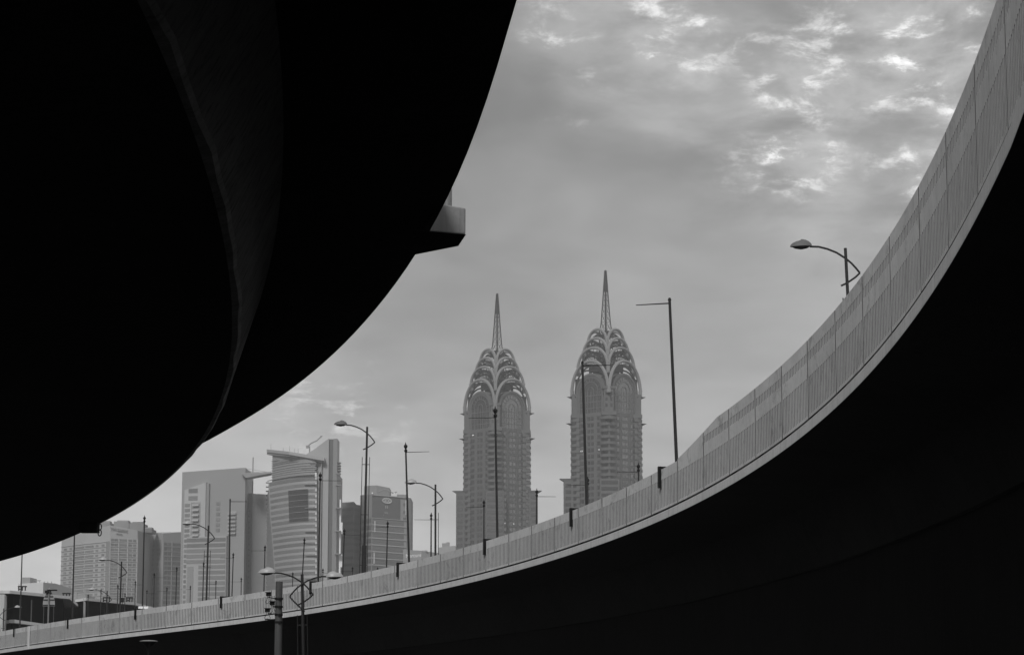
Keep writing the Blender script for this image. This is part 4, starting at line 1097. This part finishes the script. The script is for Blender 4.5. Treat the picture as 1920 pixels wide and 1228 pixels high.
mb = MB(); mb.prism([(bx(822, 1500, 1040), 1500), (bx(854, 1500, 1040), 1500), (bx(854, 1500, 1040), 1530), (bx(822, 1500, 1040), 1530)], 0, [zt(1026, 1500), zt(1022.5, 1500)] * 2); mb.v[-1] = mb.v[-1]; mb.build('wall', M_PALE2, Tt)
mb = MB(); mb.box(at(836, 1022, 1505), (4.6, 6, 2.4)); mb.box(at(840, 1020.5, 1505), (2, 4, 2.6)); mb.build('roof_box', M_MID, Tt)
# low white house and the long black glazed building at far left
Wb = thing('low_white_building', 'small white flat-roofed building with antennas behind the black glazed one', 'building', (bx(70, 700), 700, 0))
mb = MB(); w0, w1, w2 = bx(31, 700, 1100), bx(81, 700, 1100), bx(102, 712, 1100)
mb.prism([(w0, 702), (w1, 700), (w1, 740), (w0, 740)], 0, [zt(1093.5, 700), zt(1091, 700)] * 2); mb.build('front_wall', M_WHITE, Wb)
mb = MB(); mb.prism([(w1 + .02, 700.3), (w2, 713), (w2, 740), (w1 + .02, 740)], 0, [zt(1091.5, 700), zt(1093, 712)] * 2); mb.build('side_wall', M_PALE, Wb)
mb = MB(); mb.prism([(bx(44, 705), 705), (bx(59, 705), 705), (bx(59, 705), 715), (bx(44, 705), 715)], zt(1095, 705), zt(1082, 705)); mb.build('roof_hut', M_MID, Wb)
mb = MB()
for px in (84, 90, 97): q = at(px, 1094, 708); mb.tube([q, (q[0] - .1, q[1], q[2] + .7)], .10, 5)
q = at(71, 1088, 706)
mb.box(q, (1.6, 1.5, .15)); mb.tube([(q[0] - .5, q[1], q[2]), (q[0] - .5, q[1], q[2] - 1.1)], .06, 4); mb.tube([(q[0] + .5, q[1], q[2]), (q[0] + .5, q[1], q[2] - 1.1)], .06, 4)
mb.build('roof_antenna', M_MID, Wb)
Bk = thing('black_glazed_building', 'long low building of black glass under thin white roof slabs at far left', 'building', (bx(60, 420), 420, 0))
Yk = 420.
pA, pB, pC, pD = (bx(-60, 430, 1130), 430), (bx(24, Yk, 1130), Yk), (bx(119, Yk + 14, 1130), Yk + 14), (bx(121, Yk + 60, 1130), Yk + 60)
mb = MB(); mb.prism([pA, pB, pC, pD, (pA[0], Yk + 60)], 0, [zt(1114, 430), zt(1113.5, Yk), zt(1121, Yk + 14), zt(1121, Yk + 14), zt(1114, 430)]); mb.build('glass_wall', M_BLACKG, Bk)
mb = MB(); rA = [(bx(-60, 428, 1110), 427), (bx(24, Yk, 1110), Yk - 2.5), (bx(131, Yk + 12, 1110), Yk + 12), (bx(133, Yk + 50, 1110), Yk + 60), (bx(-60, 470, 1110), Yk + 60)]
mb.prism(rA, [zt(1113.3, 428), zt(1113, Yk), zt(1122.5, Yk + 12), zt(1122.5, Yk + 12), zt(1113.3, 428)], [zt(1108, 428), zt(1107.6, Yk), zt(1117, Yk + 12), zt(1117, Yk + 12), zt(1108, 428)]); mb.build('roof_slab', M_WHITE, Bk)
e, n, l = frame(pB, pC)
mb = MB(); plate(mb, pB, e, n, -1, l * .9, zt(1168, Yk), zt(1162, Yk), .02, 1.2, sl=-.055); e3, n3, l3 = frame(pA, pB); plate(mb, pA, e3, n3, 0, l3 - 1, zt(1168, Yk), zt(1162, Yk), .02, 1.0)
mb.build('floor_slab', M_WHITE, Bk)
mb = MB(); mb.prism([(bx(-2, Yk - 6, 1130), Yk - 6), (bx(8, Yk - 6, 1130), Yk - 6), (bx(8, Yk, 1130), Yk + 3), (bx(-2, Yk, 1130), Yk + 3)], 0, zt(1113.6, Yk - 6)); mb.build('column', M_PALE, Bk)
mb = MB()
for u in (.13, .35, .36, .6, .8): plate(mb, pB, e, n, l * u, l * u + .12, 2, zt(1122, Yk), 0, .06)
mb.build('glazing_bar', M_DGLASS, Bk)
Y2 = 470.
qA, qB, qC = (bx(117, Y2 + 12, 1140), Y2 + 12), (bx(161, Y2, 1140), Y2), (bx(247, Y2 + 28, 1140), Y2 + 28)
mb = MB(); mb.prism([qA, qB, qC, (qC[0], Y2 + 70), (qA[0], Y2 + 70)], 0, [zt(1126, Y2), zt(1126.5, Y2), zt(1133.5, Y2 + 28), zt(1133, Y2), zt(1126, Y2)]); mb.build('rear_glass_wall', M_BLACKG, Bk)
mb = MB(); rB = [(bx(117, Y2, 1120), Y2 + 9), (bx(165, Y2, 1120), Y2 - 2), (bx(252, Y2 + 26, 1120), Y2 + 26), (bx(252, Y2 + 26, 1120), Y2 + 70), (bx(117, Y2, 1120), Y2 + 70)]
mb.prism(rB, [zt(1126.2, Y2), zt(1126, Y2), zt(1133.6, Y2 + 26), zt(1133.6, Y2 + 26), zt(1126.2, Y2)], [zt(1121.5, Y2), zt(1121, Y2), zt(1128.8, Y2 + 26), zt(1128.8, Y2 + 26), zt(1121.5, Y2)]); mb.build('rear_roof_slab', M_WHITE, Bk)
mb = MB(); mb.box((bx(134.5, Y2 + 2, 1140), Y2 + 6, zt(1140, Y2)), (.45, .5, 7)); mb.box((bx(159, Y2, 1140), Y2 - .4, zt(1140, Y2)), (.4, .3, 7)); mb.build('rear_column', M_DARKC, Bk)
mb = MB(); mb.prism([(bx(131, 480), 480), (bx(168, 480), 478), (bx(168, 480), 488), (bx(131, 480), 488)], zt(1124, 480), zt(1115.5, 480)); mb.build('roof_unit', M_DARKC, Bk)
for cx, py, w_ in ((42, 1099, 16), (125, 1112, 15), (200, 1120, 14), (230, 1121, 5), (243, 1120, 13)):   # rooftop rail frames
    q = at(cx, py, 470); k = 470 / 4560; mb = MB()
    mb.box(q, (w_ * k, .8, .22)); 
    for sx in (-.42, .0, .35): mb.box((q[0] + sx * w_ * k, q[1], q[2] - .4), (.13, .6, .8))
    mb.box((q[0] - .2 * w_ * k, q[1], q[2] - .55), (w_ * k * .5, .5, .18)); mb.build('roof_frame', M_BLACK, Bk)
# white van roof glimpsed over the parapet
vn = thing('white_van', 'white vehicle roof just showing above the parapet right of the black building', 'van', (bx(271, 230, 1140), 230, 0))
q = at(271, 1140, 230)
mb = MB()
for cx in (-.22, .30):
    mb.box((q[0] + cx, q[1], q[2] - .3), (.42, 2.2, .9))
mb.box((q[0] + .05, q[1], q[2] - 1.2), (1.1, 3.6, 1.2))
mb.build('body', M_LETTER, vn)
mb = MB(); mb.box((q[0], q[1], (q[2] - 1.8) / 2), (2.4, 5, q[2] - 1.8)); mb.build('loading_stand', M_DARKC, vn)

# ------------------------------------------------------------ haze
hz = MB(); hz.box((0, 950, 160), (2600, 2100, 322)); ho = hz.build('haze', M_WHITE)
hm = bpy.data.materials.new('haze_air'); hm.use_nodes = True; t = hm.node_tree; t.nodes.clear()
pv = t.nodes.new('ShaderNodeVolumePrincipled'); pv.inputs['Color'].default_value = (.93, .93, .93, 1); pv.inputs['Density'].default_value = .00016; pv.inputs['Anisotropy'].default_value = .2
ou = t.nodes.new('ShaderNodeOutputMaterial'); t.links.new(pv.outputs[0], ou.inputs['Volume'])
ho.data.materials[0] = hm; ho['kind'] = 'stuff'
